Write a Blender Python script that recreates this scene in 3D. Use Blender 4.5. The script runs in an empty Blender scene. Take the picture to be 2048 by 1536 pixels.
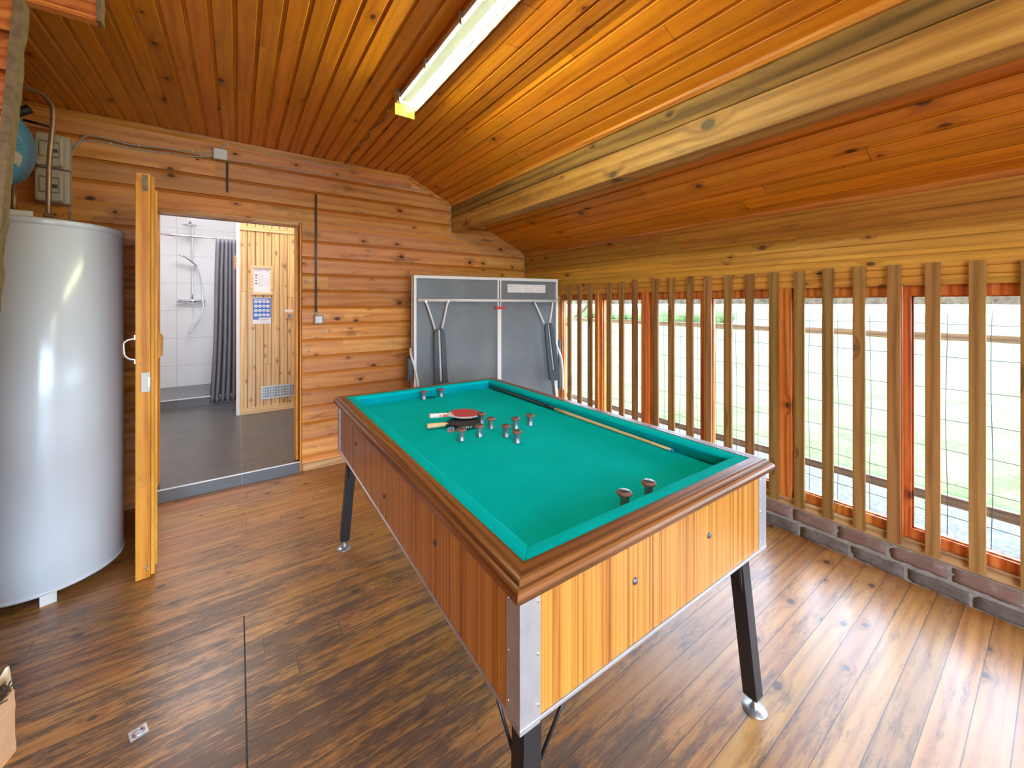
import bpy, bmesh, math, random
from mathutils import Vector, Matrix, Euler
random.seed(7)
S = bpy.context.scene
COL = S.collection
# ---------------------------------------------------------------- camera, world, sun, exposure
cam_data = bpy.data.cameras.new('camera')
cam_data.sensor_width = 36.0
cam_data.lens = 781.71 * 36 / 2048
cam_data.shift_y = -(768 - 607.34) / 2048
cam_data.clip_start = 0.02
cam = bpy.data.objects.new('camera', cam_data)
COL.objects.link(cam)
cam.location = (0, 0, 1.40)
cam.rotation_euler = (math.radians(90), 0, -0.6125)
S.camera = cam
S.view_settings.view_transform = 'Standard'
S.view_settings.look = 'None'
S.view_settings.exposure = 2.15
S.view_settings.gamma = 1.0
S.view_settings.use_curve_mapping = False
try:
    S.cycles.max_bounces = 10
    S.cycles.diffuse_bounces = 6
    S.cycles.transparent_max_bounces = 12
    S.cycles.sample_clamp_indirect = 6
except Exception:
    pass
W = bpy.data.worlds.new('sky')
S.world = W
W.use_nodes = True
wn = W.node_tree
wn.nodes.clear()
wo = wn.nodes.new('ShaderNodeOutputWorld')
wb = wn.nodes.new('ShaderNodeBackground')
wr = wn.nodes.new('ShaderNodeValToRGB')
wt = wn.nodes.new('ShaderNodeTexCoord')
ws = wn.nodes.new('ShaderNodeSeparateXYZ')
wn.links.new(wt.outputs['Generated'], ws.inputs[0])
wn.links.new(ws.outputs['Z'], wr.inputs[0])
wn.links.new(wr.outputs[0], wb.inputs[0])
wn.links.new(wb.outputs[0], wo.inputs[0])
wr.color_ramp.elements[0].color = (0.64, 0.81, 1.0, 1)
wr.color_ramp.elements[1].color = (0.50, 0.70, 1.0, 1)
wb.inputs[1].default_value = 5.0
sl = bpy.data.lights.new('sun', 'SUN')
sl.energy = 2.6
sl.angle = 0.01
sl.color = (1.0, 0.96, 0.88)
sun = bpy.data.objects.new('sun', sl)
COL.objects.link(sun)
sun.rotation_euler = Vector((0.62, 0.25, -1.0)).to_track_quat('-Z', 'Y').to_euler()

# ---------------------------------------------------------------- helpers
class MB:
    def __init__(s):
        s.v = []; s.f = []; s.sm = []
    def add(s, vs, fs, smooth=False, M=None):
        b = len(s.v)
        for p in vs:
            p = Vector(p)
            if M is not None: p = M @ p
            s.v.append(p)
        for f in fs:
            s.f.append([b + i for i in f]); s.sm.append(smooth)
        return s
    def box(s, a, b, M=None):
        x0, y0, z0 = a; x1, y1, z1 = b
        return s.add([(x0,y0,z0),(x1,y0,z0),(x1,y1,z0),(x0,y1,z0),(x0,y0,z1),(x1,y0,z1),(x1,y1,z1),(x0,y1,z1)],
              [(0,3,2,1),(4,5,6,7),(0,1,5,4),(1,2,6,5),(2,3,7,6),(3,0,4,7)], False, M)
    def loft(s, rings, smooth=True, caps=True, closed=True, M=None):
        n = len(rings[0]); vs = [p for r in rings for p in r]; fs = []
        for k in range(len(rings) - 1):
            for i in range(n if closed else n - 1):
                j = (i + 1) % n
                fs.append((k*n+i, k*n+j, (k+1)*n+j, (k+1)*n+i))
        s.add(vs, fs, smooth, M)
        if caps:
            s.add(rings[0], [tuple(range(n))[::-1]], False, M)
            s.add(rings[-1], [tuple(range(n))], False, M)
        return s
    def lathe(s, prof, c=(0,0,0), n=32, smooth=True, M=None):
        rings = [[(c[0]+r*math.cos(2*math.pi*i/n), c[1]+r*math.sin(2*math.pi*i/n), c[2]+z) for i in range(n)] for r, z in prof]
        return s.loft(rings, smooth, True, True, M)
    def tube(s, pts, r, n=10, M=None, rad=None):
        pts = [Vector(p) for p in pts]; rings = []; up = None
        for k, p in enumerate(pts):
            if k == 0: t = pts[1] - p
            elif k == len(pts) - 1: t = p - pts[k-1]
            else: t = (pts[k+1] - p).normalized() + (p - pts[k-1]).normalized()
            t.normalize()
            if up is None:
                up = Vector((0,0,1)) if abs(t.z) < 0.9 else Vector((1,0,0))
            a = up - t * up.dot(t); a.normalize(); up = a; b = t.cross(a)
            rr = rad[k] if rad else r
            rings.append([p + (a*math.cos(2*math.pi*i/n) + b*math.sin(2*math.pi*i/n))*rr for i in range(n)])
        return s.loft(rings, True, True, True, M)
    def prism(s, poly, axis, a, b, smooth=False, M=None):
        # poly in the two other axes (cyclic order), extruded on axis from a to b
        def P(q, t):
            if axis == 'x': return (t, q[0], q[1])
            if axis == 'y': return (q[0], t, q[1])
            return (q[0], q[1], t)
        return s.loft([[P(q, a) for q in poly], [P(q, b) for q in poly]], smooth, True, True, M)
    def build(s, name, mat, parent=None, bevel=0, seg=2, M=None):
        me = bpy.data.meshes.new(name)
        me.from_pydata([tuple(p) for p in s.v], [], s.f)
        me.polygons.foreach_set('use_smooth', s.sm)
        bm = bmesh.new(); bm.from_mesh(me)
        bmesh.ops.remove_doubles(bm, verts=bm.verts, dist=1e-6)
        bmesh.ops.recalc_face_normals(bm, faces=bm.faces)
        bm.to_mesh(me); bm.free()
        me.materials.append(mat)
        o = bpy.data.objects.new(name, me)
        COL.objects.link(o)
        if parent is not None: o.parent = parent
        if bevel:
            m = o.modifiers.new('bevel', 'BEVEL'); m.width = bevel; m.segments = seg
            m.limit_method = 'ANGLE'; m.angle_limit = math.radians(40)
            m.harden_normals = False
        if M is not None: o.matrix_local = M
        return o
def smooth_path(pts, k=8):
    P = [Vector(p) for p in pts]; P = [P[0]*2 - P[1]] + P + [P[-1]*2 - P[-2]]; out = []
    for i in range(1, len(P) - 2):
        for t in range(k):
            t = t / k
            out.append(0.5*((2*P[i]) + (P[i+1]-P[i-1])*t + (2*P[i-1]-5*P[i]+4*P[i+1]-P[i+2])*t*t + (3*P[i]-P[i-1]-3*P[i+1]+P[i+2])*t**3))
    out.append(P[-2]); return out
def tag(o, label, cat, group=None):
    o['label'] = label; o['category'] = cat
    if group: o['group'] = group
    return o
def struct(o, label=None):
    o['kind'] = 'structure'
    if label: o['label'] = label
    return o
def thing(name, label, cat, loc=(0,0,0), rz=0, group=None):
    o = bpy.data.objects.new(name, None); COL.objects.link(o)
    o.empty_display_size = 0.05
    o.location = loc; o.rotation_euler = (0, 0, rz)
    return tag(o, label, cat, group)

# ---------------------------------------------------------------- materials
class NT:
    def __init__(s, name):
        m = bpy.data.materials.new(name); m.use_nodes = True
        s.m = m; s.t = m.node_tree; s.t.nodes.clear()
        s.out = s.n('ShaderNodeOutputMaterial')
    def n(s, typ, **kw):
        x = s.t.nodes.new(typ)
        for k, v in kw.items(): setattr(x, k, v)
        return x
    def put(s, sock, v):
        if isinstance(v, bpy.types.NodeSocket): s.t.links.new(v, sock)
        elif v is not None:
            if isinstance(v, (tuple, list)) and len(v) == 3 and sock.type == 'RGBA': v = (*v, 1)
            sock.default_value = v
    def math(s, op, a, b=None, c=None, clamp=False):
        x = s.n('ShaderNodeMath', operation=op); x.use_clamp = clamp
        s.put(x.inputs[0], a)
        if b is not None: s.put(x.inputs[1], b)
        if c is not None: s.put(x.inputs[2], c)
        return x.outputs[0]
    def vec(s, x, y, z):
        q = s.n('ShaderNodeCombineXYZ'); s.put(q.inputs[0], x); s.put(q.inputs[1], y); s.put(q.inputs[2], z)
        return q.outputs[0]
    def xyz(s):
        tc = s.n('ShaderNodeTexCoord'); q = s.n('ShaderNodeSeparateXYZ')
        s.t.links.new(tc.outputs['Object'], q.inputs[0]); s.obj = tc.outputs['Object']
        return q.outputs[0], q.outputs[1], q.outputs[2]
    def noise(s, v, scale=1.0, detail=3.0, rough=0.55, dist=0.0):
        x = s.n('ShaderNodeTexNoise'); s.put(x.inputs['Vector'], v)
        x.inputs['Scale'].default_value = scale; x.inputs['Detail'].default_value = detail
        x.inputs['Roughness'].default_value = rough; x.inputs['Distortion'].default_value = dist
        return x.outputs['Fac']
    def ramp(s, f, stops):
        x = s.n('ShaderNodeValToRGB'); s.put(x.inputs[0], f); e = x.color_ramp.elements
        while len(e) > 1: e.remove(e[-1])
        e[0].position = stops[0][0]; e[0].color = (*stops[0][1], 1)
        for p, c in stops[1:]:
            q = e.new(p); q.color = (*c, 1)
        return x.outputs[0]
    def mr(s, v, a, b, c=0.0, d=1.0):
        x = s.n('ShaderNodeMapRange'); x.clamp = True
        s.put(x.inputs[0], v)
        for i, q in zip((1,2,3,4), (a, b, c, d)): s.put(x.inputs[i], q)
        return x.outputs[0]
    def mix(s, f, a, b, mode='MIX'):
        x = s.n('ShaderNodeMix', data_type='RGBA', blend_type=mode)
        s.put(x.inputs[0], f); s.put(x.inputs[6], a); s.put(x.inputs[7], b)
        return x.outputs[2]
    def white(s, a, b=None):
        x = s.n('ShaderNodeTexWhiteNoise', noise_dimensions='2D')
        s.put(x.inputs['Vector'], s.vec(a, b if b is not None else 0.37, 0))
        q = s.n('ShaderNodeSeparateColor'); s.t.links.new(x.outputs['Color'], q.inputs[0])
        return q.outputs[0], q.outputs[1], q.outputs[2]
    def bsdf(s, col, rough=0.5, metal=0.0, bump=None, bstr=0.2, spec=0.5, coat=0.0, emis=None, estr=0, trans=0, alpha=None, bdist=0.002, crough=0.12):
        x = s.n('ShaderNodeBsdfPrincipled')
        s.put(x.inputs['Base Color'], col); s.put(x.inputs['Roughness'], rough)
        s.put(x.inputs['Metallic'], metal); s.put(x.inputs['Specular IOR Level'], spec)
        s.put(x.inputs['Coat Weight'], coat); x.inputs['Coat Roughness'].default_value = crough
        if trans: x.inputs['Transmission Weight'].default_value = trans
        if emis is not None:
            s.put(x.inputs['Emission Color'], emis); x.inputs['Emission Strength'].default_value = estr
        if bump is not None:
            b = s.n('ShaderNodeBump'); b.inputs['Strength'].default_value = bstr; b.inputs['Distance'].default_value = bdist
            s.put(b.inputs['Height'], bump); s.t.links.new(b.outputs[0], x.inputs['Normal'])
        s.t.links.new(x.outputs[0], s.out.inputs[0])
        return s.m
def wood(name, along, across, dark, mid, light, rw=0.3, pitch=0.0, off=0.0, rough=0.38, knot=0.5, knotcol=(0.035,0.014,0.006),
         length=2.6, gap=0.0, var=0.35, wear=None, coat=0.0, ring=70.0, crough=0.12, hv=0.018, red=None, bevel=None, kscale=4.0, stain=0.25, seed=0.0, spec=0.5):
    t = NT(name); c = dict(zip('xyz', t.xyz()))
    u = c[along]; v = c[across]; w = c[[k for k in 'xyz' if k not in (along, across)][0]]
    if pitch:
        vs = t.math('DIVIDE', t.math('SUBTRACT', v, off), pitch)
        bi = t.math('FLOOR', vs); fr = t.math('FRACT', vs)
        r1, r2, r3 = t.white(bi, seed)
        ju = t.math('ADD', t.math('DIVIDE', u, length), t.math('MULTIPLY', r1, 9.0))
        ji = t.math('FLOOR', ju); jf = t.math('FRACT', ju)
        q1, q2, q3 = t.white(bi, t.math('ADD', ji, 3.1 + seed))
    else:
        o = t.n('ShaderNodeObjectInfo'); q1 = o.outputs['Random']
        q2 = t.math('FRACT', t.math('MULTIPLY', q1, 17.3)); q3 = t.math('FRACT', t.math('MULTIPLY', q1, 71.7))
        fr = jf = None
    uo = t.math('ADD', u, t.math('MULTIPLY', q1, 37.0))
    vo = t.math('ADD', t.math('ADD', v, t.math('MULTIPLY', w, 0.6)), t.math('MULTIPLY', q2, 11.0))
    # knots
    vor = t.n('ShaderNodeTexVoronoi', voronoi_dimensions='2D', feature='F1')
    t.put(vor.inputs['Vector'], t.vec(t.math('MULTIPLY', uo, kscale*0.8), t.math('MULTIPLY', vo, kscale*1.25), 0))
    vor.inputs['Scale'].default_value = 1.0
    vc = t.n('ShaderNodeSeparateColor'); t.t.links.new(vor.outputs['Color'], vc.inputs[0])
    on = t.math('LESS_THAN', vc.outputs[0], knot)
    size = t.math('MULTIPLY_ADD', vc.outputs[1], 0.055, 0.03)
    d = t.math('DIVIDE', t.math('ADD', vor.outputs['Distance'], t.math('MULTIPLY', t.noise(t.vec(uo, vo, 0), 60, 2), 0.012)), size)
    core = t.math('MULTIPLY', t.mr(d, 1.15, 0.75), on)
    halo = t.math('MULTIPLY', t.mr(d, 3.4, 0.9), on)
    # grain
    low = t.noise(t.vec(t.math('MULTIPLY', uo, 0.9), t.math('MULTIPLY', vo, 7.0), q3), 1.0, 2.5, 0.5)
    ph = t.math('ADD', t.math('MULTIPLY', vo, ring*2.2), t.math('MULTIPLY', low, 11.0))
    ph = t.math('ADD', ph, t.math('MULTIPLY', halo, 5.0))
    rg = t.math('MULTIPLY_ADD', t.math('SINE', ph), 0.5, 0.5)
    rg = t.math('POWER', rg, 2.2)
    fine = t.noise(t.vec(t.math('MULTIPLY', uo, 6.0), t.math('MULTIPLY', vo, 260.0), q3), 1.0, 3, 0.6)
    med = t.noise(t.vec(t.math('MULTIPLY', uo, 1.6), t.math('MULTIPLY', vo, 22.0), q3), 1.0, 3, 0.6)
    g = t.math('ADD', t.math('MULTIPLY', rg, rw), t.math('ADD', t.math('MULTIPLY', fine, 0.30), t.math('MULTIPLY', med, 0.70)))
    c0_ = 0.5 + 0.35*rw
    col = t.ramp(g, [(c0_ - 0.22, light), (c0_, mid), (c0_ + 0.30, dark)])
    # tone per board
    tone = t.math('MULTIPLY_ADD', q3, var, 1.0 - var*0.55)
    hsv = t.n('ShaderNodeHueSaturation'); t.put(hsv.inputs['Color'], col)
    t.put(hsv.inputs['Value'], tone)
    t.put(hsv.inputs['Hue'], t.math('MULTIPLY_ADD', q2, hv, 0.5 - hv/2))
    col = hsv.outputs[0]
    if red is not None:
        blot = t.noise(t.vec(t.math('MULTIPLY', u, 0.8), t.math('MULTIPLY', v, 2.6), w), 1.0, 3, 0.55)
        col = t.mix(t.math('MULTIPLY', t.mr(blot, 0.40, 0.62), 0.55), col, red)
    if stain:
        st = t.noise(t.vec(t.math('MULTIPLY', uo, 3.0), t.math('MULTIPLY', vo, 9.0), 4.0), 1.0, 4, 0.65)
        col = t.mix(t.math('MULTIPLY', t.mr(st, 0.56, 0.74), stain), col, (0.06, 0.03, 0.02))
    col = t.mix(t.math('MULTIPLY', halo, 0.5), col, t.mix(1.0, col, (0.45, 0.3, 0.2), 'MULTIPLY'))
    col = t.mix(t.math('MULTIPLY', core, 0.85), col, knotcol)
    if bevel: col = t.mix(t.math('MULTIPLY', t.math('GREATER_THAN', fr, 0.80), 0.6), col, bevel)
    rgh = t.math('MULTIPLY_ADD', med, 0.18, rough - 0.08)
    bump = t.math('MULTIPLY', t.math('ADD', rg, fine), -0.5)
    if wear == 'floor':
        # worn dark traffic patches with streaky edges
        a = t.noise(t.vec(t.math('MULTIPLY', uo, 1.8), t.math('MULTIPLY', vo, 10.0), 1.0), 1.0, 7, 0.78)
        b = t.noise(t.vec(t.math('MULTIPLY', uo, 14.0), t.math('MULTIPLY', vo, 120.0), 2.0), 1.0, 4, 0.7)
        big = t.noise(t.vec(u, v, 0), 1.1, 2, 0.5)
        # the walked-on middle of the room is worn more than the strip by the windows and the back wall
        zone = t.math('MULTIPLY', t.mr(u, 1.9, 0.3, 0.35, 1.0), t.mr(v, 3.2, 1.9, 0.35, 1.0))
        m = t.math('ADD', t.math('MULTIPLY', a, 0.62), t.math('ADD', t.math('MULTIPLY', b, 0.26), t.math('MULTIPLY', big, 0.22)))
        m = t.math('ADD', m, t.math('MULTIPLY', zone, 0.10))
        mask = t.math('MULTIPLY', t.mr(m, 0.595, 0.665), t.math('MULTIPLY_ADD', zone, 0.5, 0.35))
        wornc = t.ramp(b, [(0.3, (0.105, 0.062, 0.040)), (0.7, (0.038, 0.024, 0.018))])
        col = t.mix(mask, col, wornc)
        sc = t.noise(t.vec(t.math('MULTIPLY', uo, 5), t.math('MULTIPLY', vo, 60.0), 7.0), 1.0, 3, 0.7)
        col = t.mix(t.math('MULTIPLY', t.mr(sc, 0.70, 0.76), 0.5), col, (0.5, 0.38, 0.24))
        rgh = t.math('ADD', t.math('MULTIPLY', mask, 0.12), t.math('MULTIPLY_ADD', b, 0.22, rough - 0.08))
    if pitch and gap:
        e = t.math('MINIMUM', fr, t.math('SUBTRACT', 1.0, fr))
        gm = t.math('LESS_THAN', e, gap / pitch)
        ej = t.math('MINIMUM', jf, t.math('SUBTRACT', 1.0, jf))
        gj = t.math('LESS_THAN', ej, 0.0015 / length)
        gm = t.math('MAXIMUM', gm, gj)
        col = t.mix(t.math('MULTIPLY', gm, 0.8), col, (0.02, 0.011, 0.006))
        bump = t.math('SUBTRACT', bump, t.math('MULTIPLY', gm, 2.0))
    return t.bsdf(col, rgh, bump=bump, bstr=0.25, coat=coat, spec=spec, crough=crough)
def plain(name, col, rough=0.5, metal=0.0, noise=0.06, nscale=8.0, spec=0.5, coat=0.0, bump=0.0, emis=None, estr=0):
    t = NT(name); t.xyz()
    n = t.noise(t.obj, nscale, 4, 0.6)
    c = t.mix(t.mr(n, 0.3, 0.7), tuple(k*(1-noise) for k in col), tuple(min(1, k*(1+noise)) for k in col))
    r = t.math('MULTIPLY_ADD', n, 0.12, max(0.02, rough - 0.06))
    return t.bsdf(c, r, metal, bump=(n if bump else None), bstr=bump, spec=spec, coat=coat, emis=emis, estr=estr)

PD, PM, PL = (0.20, 0.052, 0.010), (0.46, 0.150, 0.022), (0.60, 0.235, 0.042)
M = {}
M['ceiling'] = wood('ceiling_boards', 'y', 'x', (0.38,0.108,0.005), (0.60,0.200,0.008), (0.68,0.255,0.013), rw=0.14, pitch=0.087, off=0.0, rough=0.33, knot=0.34, kscale=3.6, length=2.2, gap=0.0002, var=0.22, stain=0.3, hv=0.009, spec=0.4)
M['siding'] = wood('siding_boards', 'x', 'z', (0.46,0.155,0.026), (0.74,0.315,0.062), (0.86,0.44,0.115), rw=0.16, spec=0.22, pitch=0.1395, off=0.124, rough=0.42, knot=0.7, kscale=3.6, length=3.1, gap=0.0, var=0.42, red=(0.62,0.30,0.18), bevel=(0.62,0.21,0.018), stain=0.75, ring=42)  # red: pinkish patches paint in the daylight tint along with worn lacquer
M['sidewall'] = wood('window_wall_boards', 'y', 'z', (0.26,0.110,0.014), (0.46,0.205,0.025), (0.56,0.275,0.042), rw=0.16, pitch=0.0725, off=0.0, rough=0.42, knot=0.85, kscale=4.0, length=2.4, gap=0.0, var=0.3, stain=0.35)
M['floor'] = wood('floor_boards', 'x', 'y', (0.24,0.084,0.013), (0.41,0.168,0.026), (0.51,0.243,0.053), rw=0.22, pitch=0.0875, off=0.013, rough=0.38, coat=0.42, crough=0.26, knot=0.5, kscale=4.2, length=3.3, gap=0.0013, var=0.35, wear='floor', stain=0.3, spec=0.55, red=(0.40,0.19,0.075))
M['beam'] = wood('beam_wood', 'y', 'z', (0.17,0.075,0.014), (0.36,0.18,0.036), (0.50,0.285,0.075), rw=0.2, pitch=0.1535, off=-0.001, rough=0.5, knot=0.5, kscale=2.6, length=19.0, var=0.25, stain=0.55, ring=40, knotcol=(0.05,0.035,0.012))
M['beamup'] = wood('beam_wood_rough_shaded', 'y', 'z', (0.09,0.040,0.010), (0.20,0.095,0.022), (0.30,0.155,0.042), rw=0.3, rough=0.7, knot=0.5, kscale=2.6, var=0.2, stain=0.7, ring=40, knotcol=(0.05,0.035,0.012))  # rough-sawn; colour also darkened where lamplight misses the upper timber
M['slat'] = wood('slat_pine', 'z', 'y', (0.17,0.075,0.020), (0.26,0.128,0.036), (0.33,0.175,0.060), spec=0.25, rough=0.45, knot=0.35, kscale=3.2, var=0.25, stain=0.1, knotcol=(0.13,0.06,0.02))
M['frame_y'] = wood('window_frame_varnish', 'z', 'y', (0.26,0.055,0.009), (0.48,0.125,0.018), (0.60,0.22,0.05), rough=0.3, knot=0.15, var=0.2, stain=0.35)
M['trim'] = wood('orange_trim', 'x', 'z', (0.34,0.11,0.016), (0.56,0.22,0.032), (0.66,0.31,0.06), rough=0.35, knot=0.15, var=0.1, stain=0.1)
M['trimy'] = wood('orange_trim_long', 'y', 'z', (0.34,0.11,0.016), (0.56,0.21,0.03), (0.66,0.29,0.05), rough=0.35, knot=0.1, var=0.1, stain=0.1)
M['leaf'] = wood('door_leaf_wood', 'z', 'x', (0.46,0.175,0.022), (0.72,0.32,0.038), (0.80,0.40,0.065), spec=0.15, rough=0.4, knot=0.2, kscale=3.0, var=0.1, stain=0.45)
M['palebase'] = wood('pale_base_board', 'x', 'z', (0.40,0.19,0.07), (0.56,0.30,0.125), (0.66,0.40,0.19), rough=0.5, knot=0.1, var=0.1, stain=0.15)
M['spruce'] = wood('spruce_boards', 'z', 'x', (0.52,0.29,0.095), (0.72,0.46,0.18), (0.80,0.55,0.25), pitch=0.083, off=0.012, rough=0.42, knot=0.75, kscale=5.5, length=6, gap=0.004, var=0.12, stain=0.0, knotcol=(0.22,0.09,0.03))
M['spruceplain'] = wood('spruce_plain', 'x', 'z', (0.56,0.33,0.12), (0.74,0.49,0.21), (0.80,0.57,0.28), rough=0.42, knot=0.3, var=0.1, stain=0.0, knotcol=(0.22,0.09,0.03))
M['rail'] = wood('mahogany_rail_x', 'x', 'y', (0.075,0.022,0.008), (0.185,0.058,0.016), (0.27,0.092,0.028), rough=0.3, knot=0.0, var=0.15, stain=0.3, ring=120, coat=0.03, spec=0.35)
M['raily'] = wood('mahogany_rail_y', 'y', 'x', (0.075,0.022,0.008), (0.185,0.058,0.016), (0.27,0.092,0.028), rough=0.3, knot=0.0, var=0.15, stain=0.3, ring=120, coat=0.03, spec=0.35)
M['fence'] = wood('weathered_fence', 'y', 'z', (0.07,0.045,0.024), (0.13,0.085,0.045), (0.17,0.12,0.07), rough=0.8, knot=0.2, var=0.2, stain=0.4)
M['log'] = wood('split_log', 'z', 'x', (0.48,0.26,0.12), (0.66,0.40,0.20), (0.76,0.52,0.30), rough=0.7, knot=0.1, var=0.1, stain=0.05)
def laminate():
    t = NT('striped_laminate'); x, y, z = t.xyz()
    q = t.math('ADD', x, t.math('MULTIPLY', y, 1.0))
    a = t.noise(t.vec(t.math('MULTIPLY', q, 62), t.math('MULTIPLY', z, 0.25), 0), 1.0, 4, 0.75)
    b = t.noise(t.vec(t.math('MULTIPLY', q, 240), t.math('MULTIPLY', z, 0.9), 5), 1.0, 3, 0.6)
    g = t.math('ADD', t.math('MULTIPLY', a, 0.66), t.math('MULTIPLY', b, 0.34))
    c = t.ramp(g, [(0.34, (0.58,0.275,0.050)), (0.49, (0.50,0.205,0.032)), (0.55, (0.36,0.125,0.018)), (0.62, (0.17,0.050,0.009))])
    return t.bsdf(c, 0.27, spec=0.55)
M['laminate'] = laminate()
def felt():
    t = NT('green_felt'); t.xyz()
    n = t.noise(t.obj, 420, 2, 0.7); l = t.noise(t.obj, 5, 3, 0.6)
    g = t.math('ADD', t.math('MULTIPLY', n, 0.5), t.math('MULTIPLY', l, 0.5))
    c = t.ramp(g, [(0.35, (0.0, 0.39, 0.42)), (0.65, (0.0, 0.48, 0.52))])
    return t.bsdf(c, 0.9, bump=n, bstr=0.25, spec=0.03, bdist=0.0006)
M['felt'] = felt()
def alum(name='brushed_aluminium', col=(0.62,0.64,0.67), rough=0.38):
    t = NT(name); x, y, z = t.xyz()
    n = t.noise(t.obj, 14, 5, 0.7); s = t.noise(t.vec(t.math('MULTIPLY', x, 30), t.math('MULTIPLY', y, 30), t.math('MULTIPLY', z, 4)), 3, 3, 0.6)
    c = t.mix(t.mr(n, 0.35, 0.7), col, tuple(k*0.82 for k in col))
    return t.bsdf(c, t.math('MULTIPLY_ADD', s, 0.2, rough-0.1), 0.75, spec=0.5)
M['alum'] = alum()
M['chrome'] = plain('chrome', (0.75,0.76,0.78), 0.14, 1.0, 0.02)
M['steel'] = plain('dull_steel', (0.48,0.48,0.50), 0.38, 0.85, 0.08, 20)
def blackpaint():
    t = NT('chipped_black_paint'); t.xyz()
    n = t.noise(t.obj, 160, 3, 0.7)
    c = t.mix(t.mr(n, 0.72, 0.76), (0.012,0.012,0.014), (0.28,0.26,0.24))
    return t.bsdf(c, 0.4, 0.0, spec=0.5)
M['black'] = blackpaint()
M['blackgloss'] = plain('black_lacquer', (0.008,0.008,0.009), 0.1, 0, 0.0, coat=0.6)
M['rubber'] = plain('worn_rubber_ring', (0.23,0.085,0.060), 0.5, 0, 0.2, 40)
M['postmetal'] = plain('bumper_zinc', (0.30,0.33,0.37), 0.33, 0.7, 0.2, 60)
M['cap'] = plain('bumper_cap_disc', (0.10,0.10,0.11), 0.3, 0.55, 0.1, 60)
M['maple'] = plain('pale_maple', (0.68,0.48,0.25), 0.32, 0, 0.05, 30)
M['white'] = plain('white_plastic', (0.74,0.73,0.70), 0.4, 0, 0.02)
M['cream'] = plain('cream_plastic', (0.56,0.53,0.45), 0.45, 0, 0.04)
M['creamdk'] = plain('dark_cream_plastic', (0.27,0.25,0.20), 0.4, 0, 0.04)  # darker, greyer cream for surrounds, wells and the switch housing
M['enamel'] = plain('white_enamel', (0.62,0.65,0.68), 0.22, 0, 0.015, 2, spec=0.5, coat=0.3)
M['blue'] = plain('blue_enamel', (0.105,0.34,0.60), 0.38, 0, 0.06, 4)
M['copper'] = plain('dull_copper_pipe', (0.36,0.22,0.13), 0.42, 0.55, 0.25, 22)
M['cable'] = plain('grey_cable', (0.42,0.37,0.29), 0.5, 0, 0.06, 30)
M['clip'] = plain('cable_clip', (0.60,0.50,0.32), 0.5)
M['conduit'] = plain('dark_conduit', (0.13,0.10,0.08), 0.35, 0.2, 0.1)
M['darkstrip'] = plain('dark_strip', (0.035,0.028,0.022), 0.35, 0.3)
M['red'] = plain('red_plastic', (0.62,0.055,0.045), 0.4)
M['redrubber'] = plain('red_rubber', (0.48,0.045,0.048), 0.42, 0, 0.08, 60)
M['blackrubber'] = plain('black_rubber', (0.018,0.018,0.022), 0.45)
M['darkgrey'] = plain('dark_grey_plastic', (0.045,0.055,0.065), 0.42)
def tabletop():
    t = NT('grey_speckled_table_top'); t.xyz()
    n = t.noise(t.obj, 55, 3, 0.75); l = t.noise(t.obj, 3, 4, 0.6)
    c = t.mix(t.mr(l, 0.35, 0.65), (0.155,0.170,0.185), (0.195,0.208,0.222))
    c = t.mix(t.mr(n, 0.62, 0.70), c, (0.085,0.095,0.105))
    return t.bsdf(c, 0.5, spec=0.4)
M['ttop'] = tabletop()
M['ttframe'] = plain('light_grey_frame', (0.74,0.74,0.74), 0.4, 0, 0.03, 10)
M['whitetile'] = None
def tile(name, col, grout, a, b, pa, pb, oa=0, ob=0, rough=0.3, gw=0.002, stagger=False, nz=0.08, nsc=3.0):
    t = NT(name); c = dict(zip('xyz', t.xyz()))
    vb = t.math('DIVIDE', t.math('SUBTRACT', c[b], ob), pb)
    sh = t.math('MULTIPLY', t.math('MODULO', t.math('FLOOR', vb), 2.0), 0.5) if stagger else 0.0
    va = t.math('ADD', t.math('DIVIDE', t.math('SUBTRACT', c[a], oa), pa), sh)
    fa = t.math('FRACT', va); fb = t.math('FRACT', vb)
    ea = t.math('MULTIPLY', t.math('MINIMUM', fa, t.math('SUBTRACT', 1.0, fa)), pa)
    eb = t.math('MULTIPLY', t.math('MINIMUM', fb, t.math('SUBTRACT', 1.0, fb)), pb)
    g = t.math('LESS_THAN', t.math('MINIMUM', ea, eb), gw)
    n = t.noise(t.vec(t.math('MULTIPLY', c[a], 0.6), t.math('MULTIPLY', c[b], 1.0), 0), nsc, 5, 0.6, 0.4)
    base = t.mix(t.mr(n, 0.3, 0.7), tuple(k*(1-nz) for k in col), tuple(k*(1+nz) for k in col))
    return t.bsdf(t.mix(g, base, grout), rough, bump=g, bstr=-0.1)
M['whitetile'] = tile('white_wall_tile', (0.70,0.70,0.71), (0.50,0.50,0.52), 'x', 'z', 1.2, 0.40, -0.72, 0.1, 0.25, 0.003, nz=0.01)
M['whitetiley'] = tile('white_side_tile', (0.70,0.70,0.71), (0.50,0.50,0.52), 'y', 'z', 1.2, 0.40, 0, 0.1, 0.25, 0.003, nz=0.01)
M['greytile'] = tile('grey_floor_tile', (0.092,0.085,0.084), (0.20,0.20,0.20), 'x', 'y', 0.62, 1.24, 0.03, 0.15, 0.35, 0.002, nz=0.18, nsc=6)
M['greyriser'] = tile('grey_riser_tile', (0.13,0.135,0.14), (0.30,0.30,0.30), 'x', 'z', 0.62, 2.0, 0.03, -1, 0.35, 0.0015, nz=0.12)
M['plaster'] = plain('white_plaster', (0.78,0.78,0.78), 0.8, 0, 0.01)
M['strip'] = plain('white_edge_strip', (0.72,0.72,0.74), 0.35, 0.3)
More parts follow.
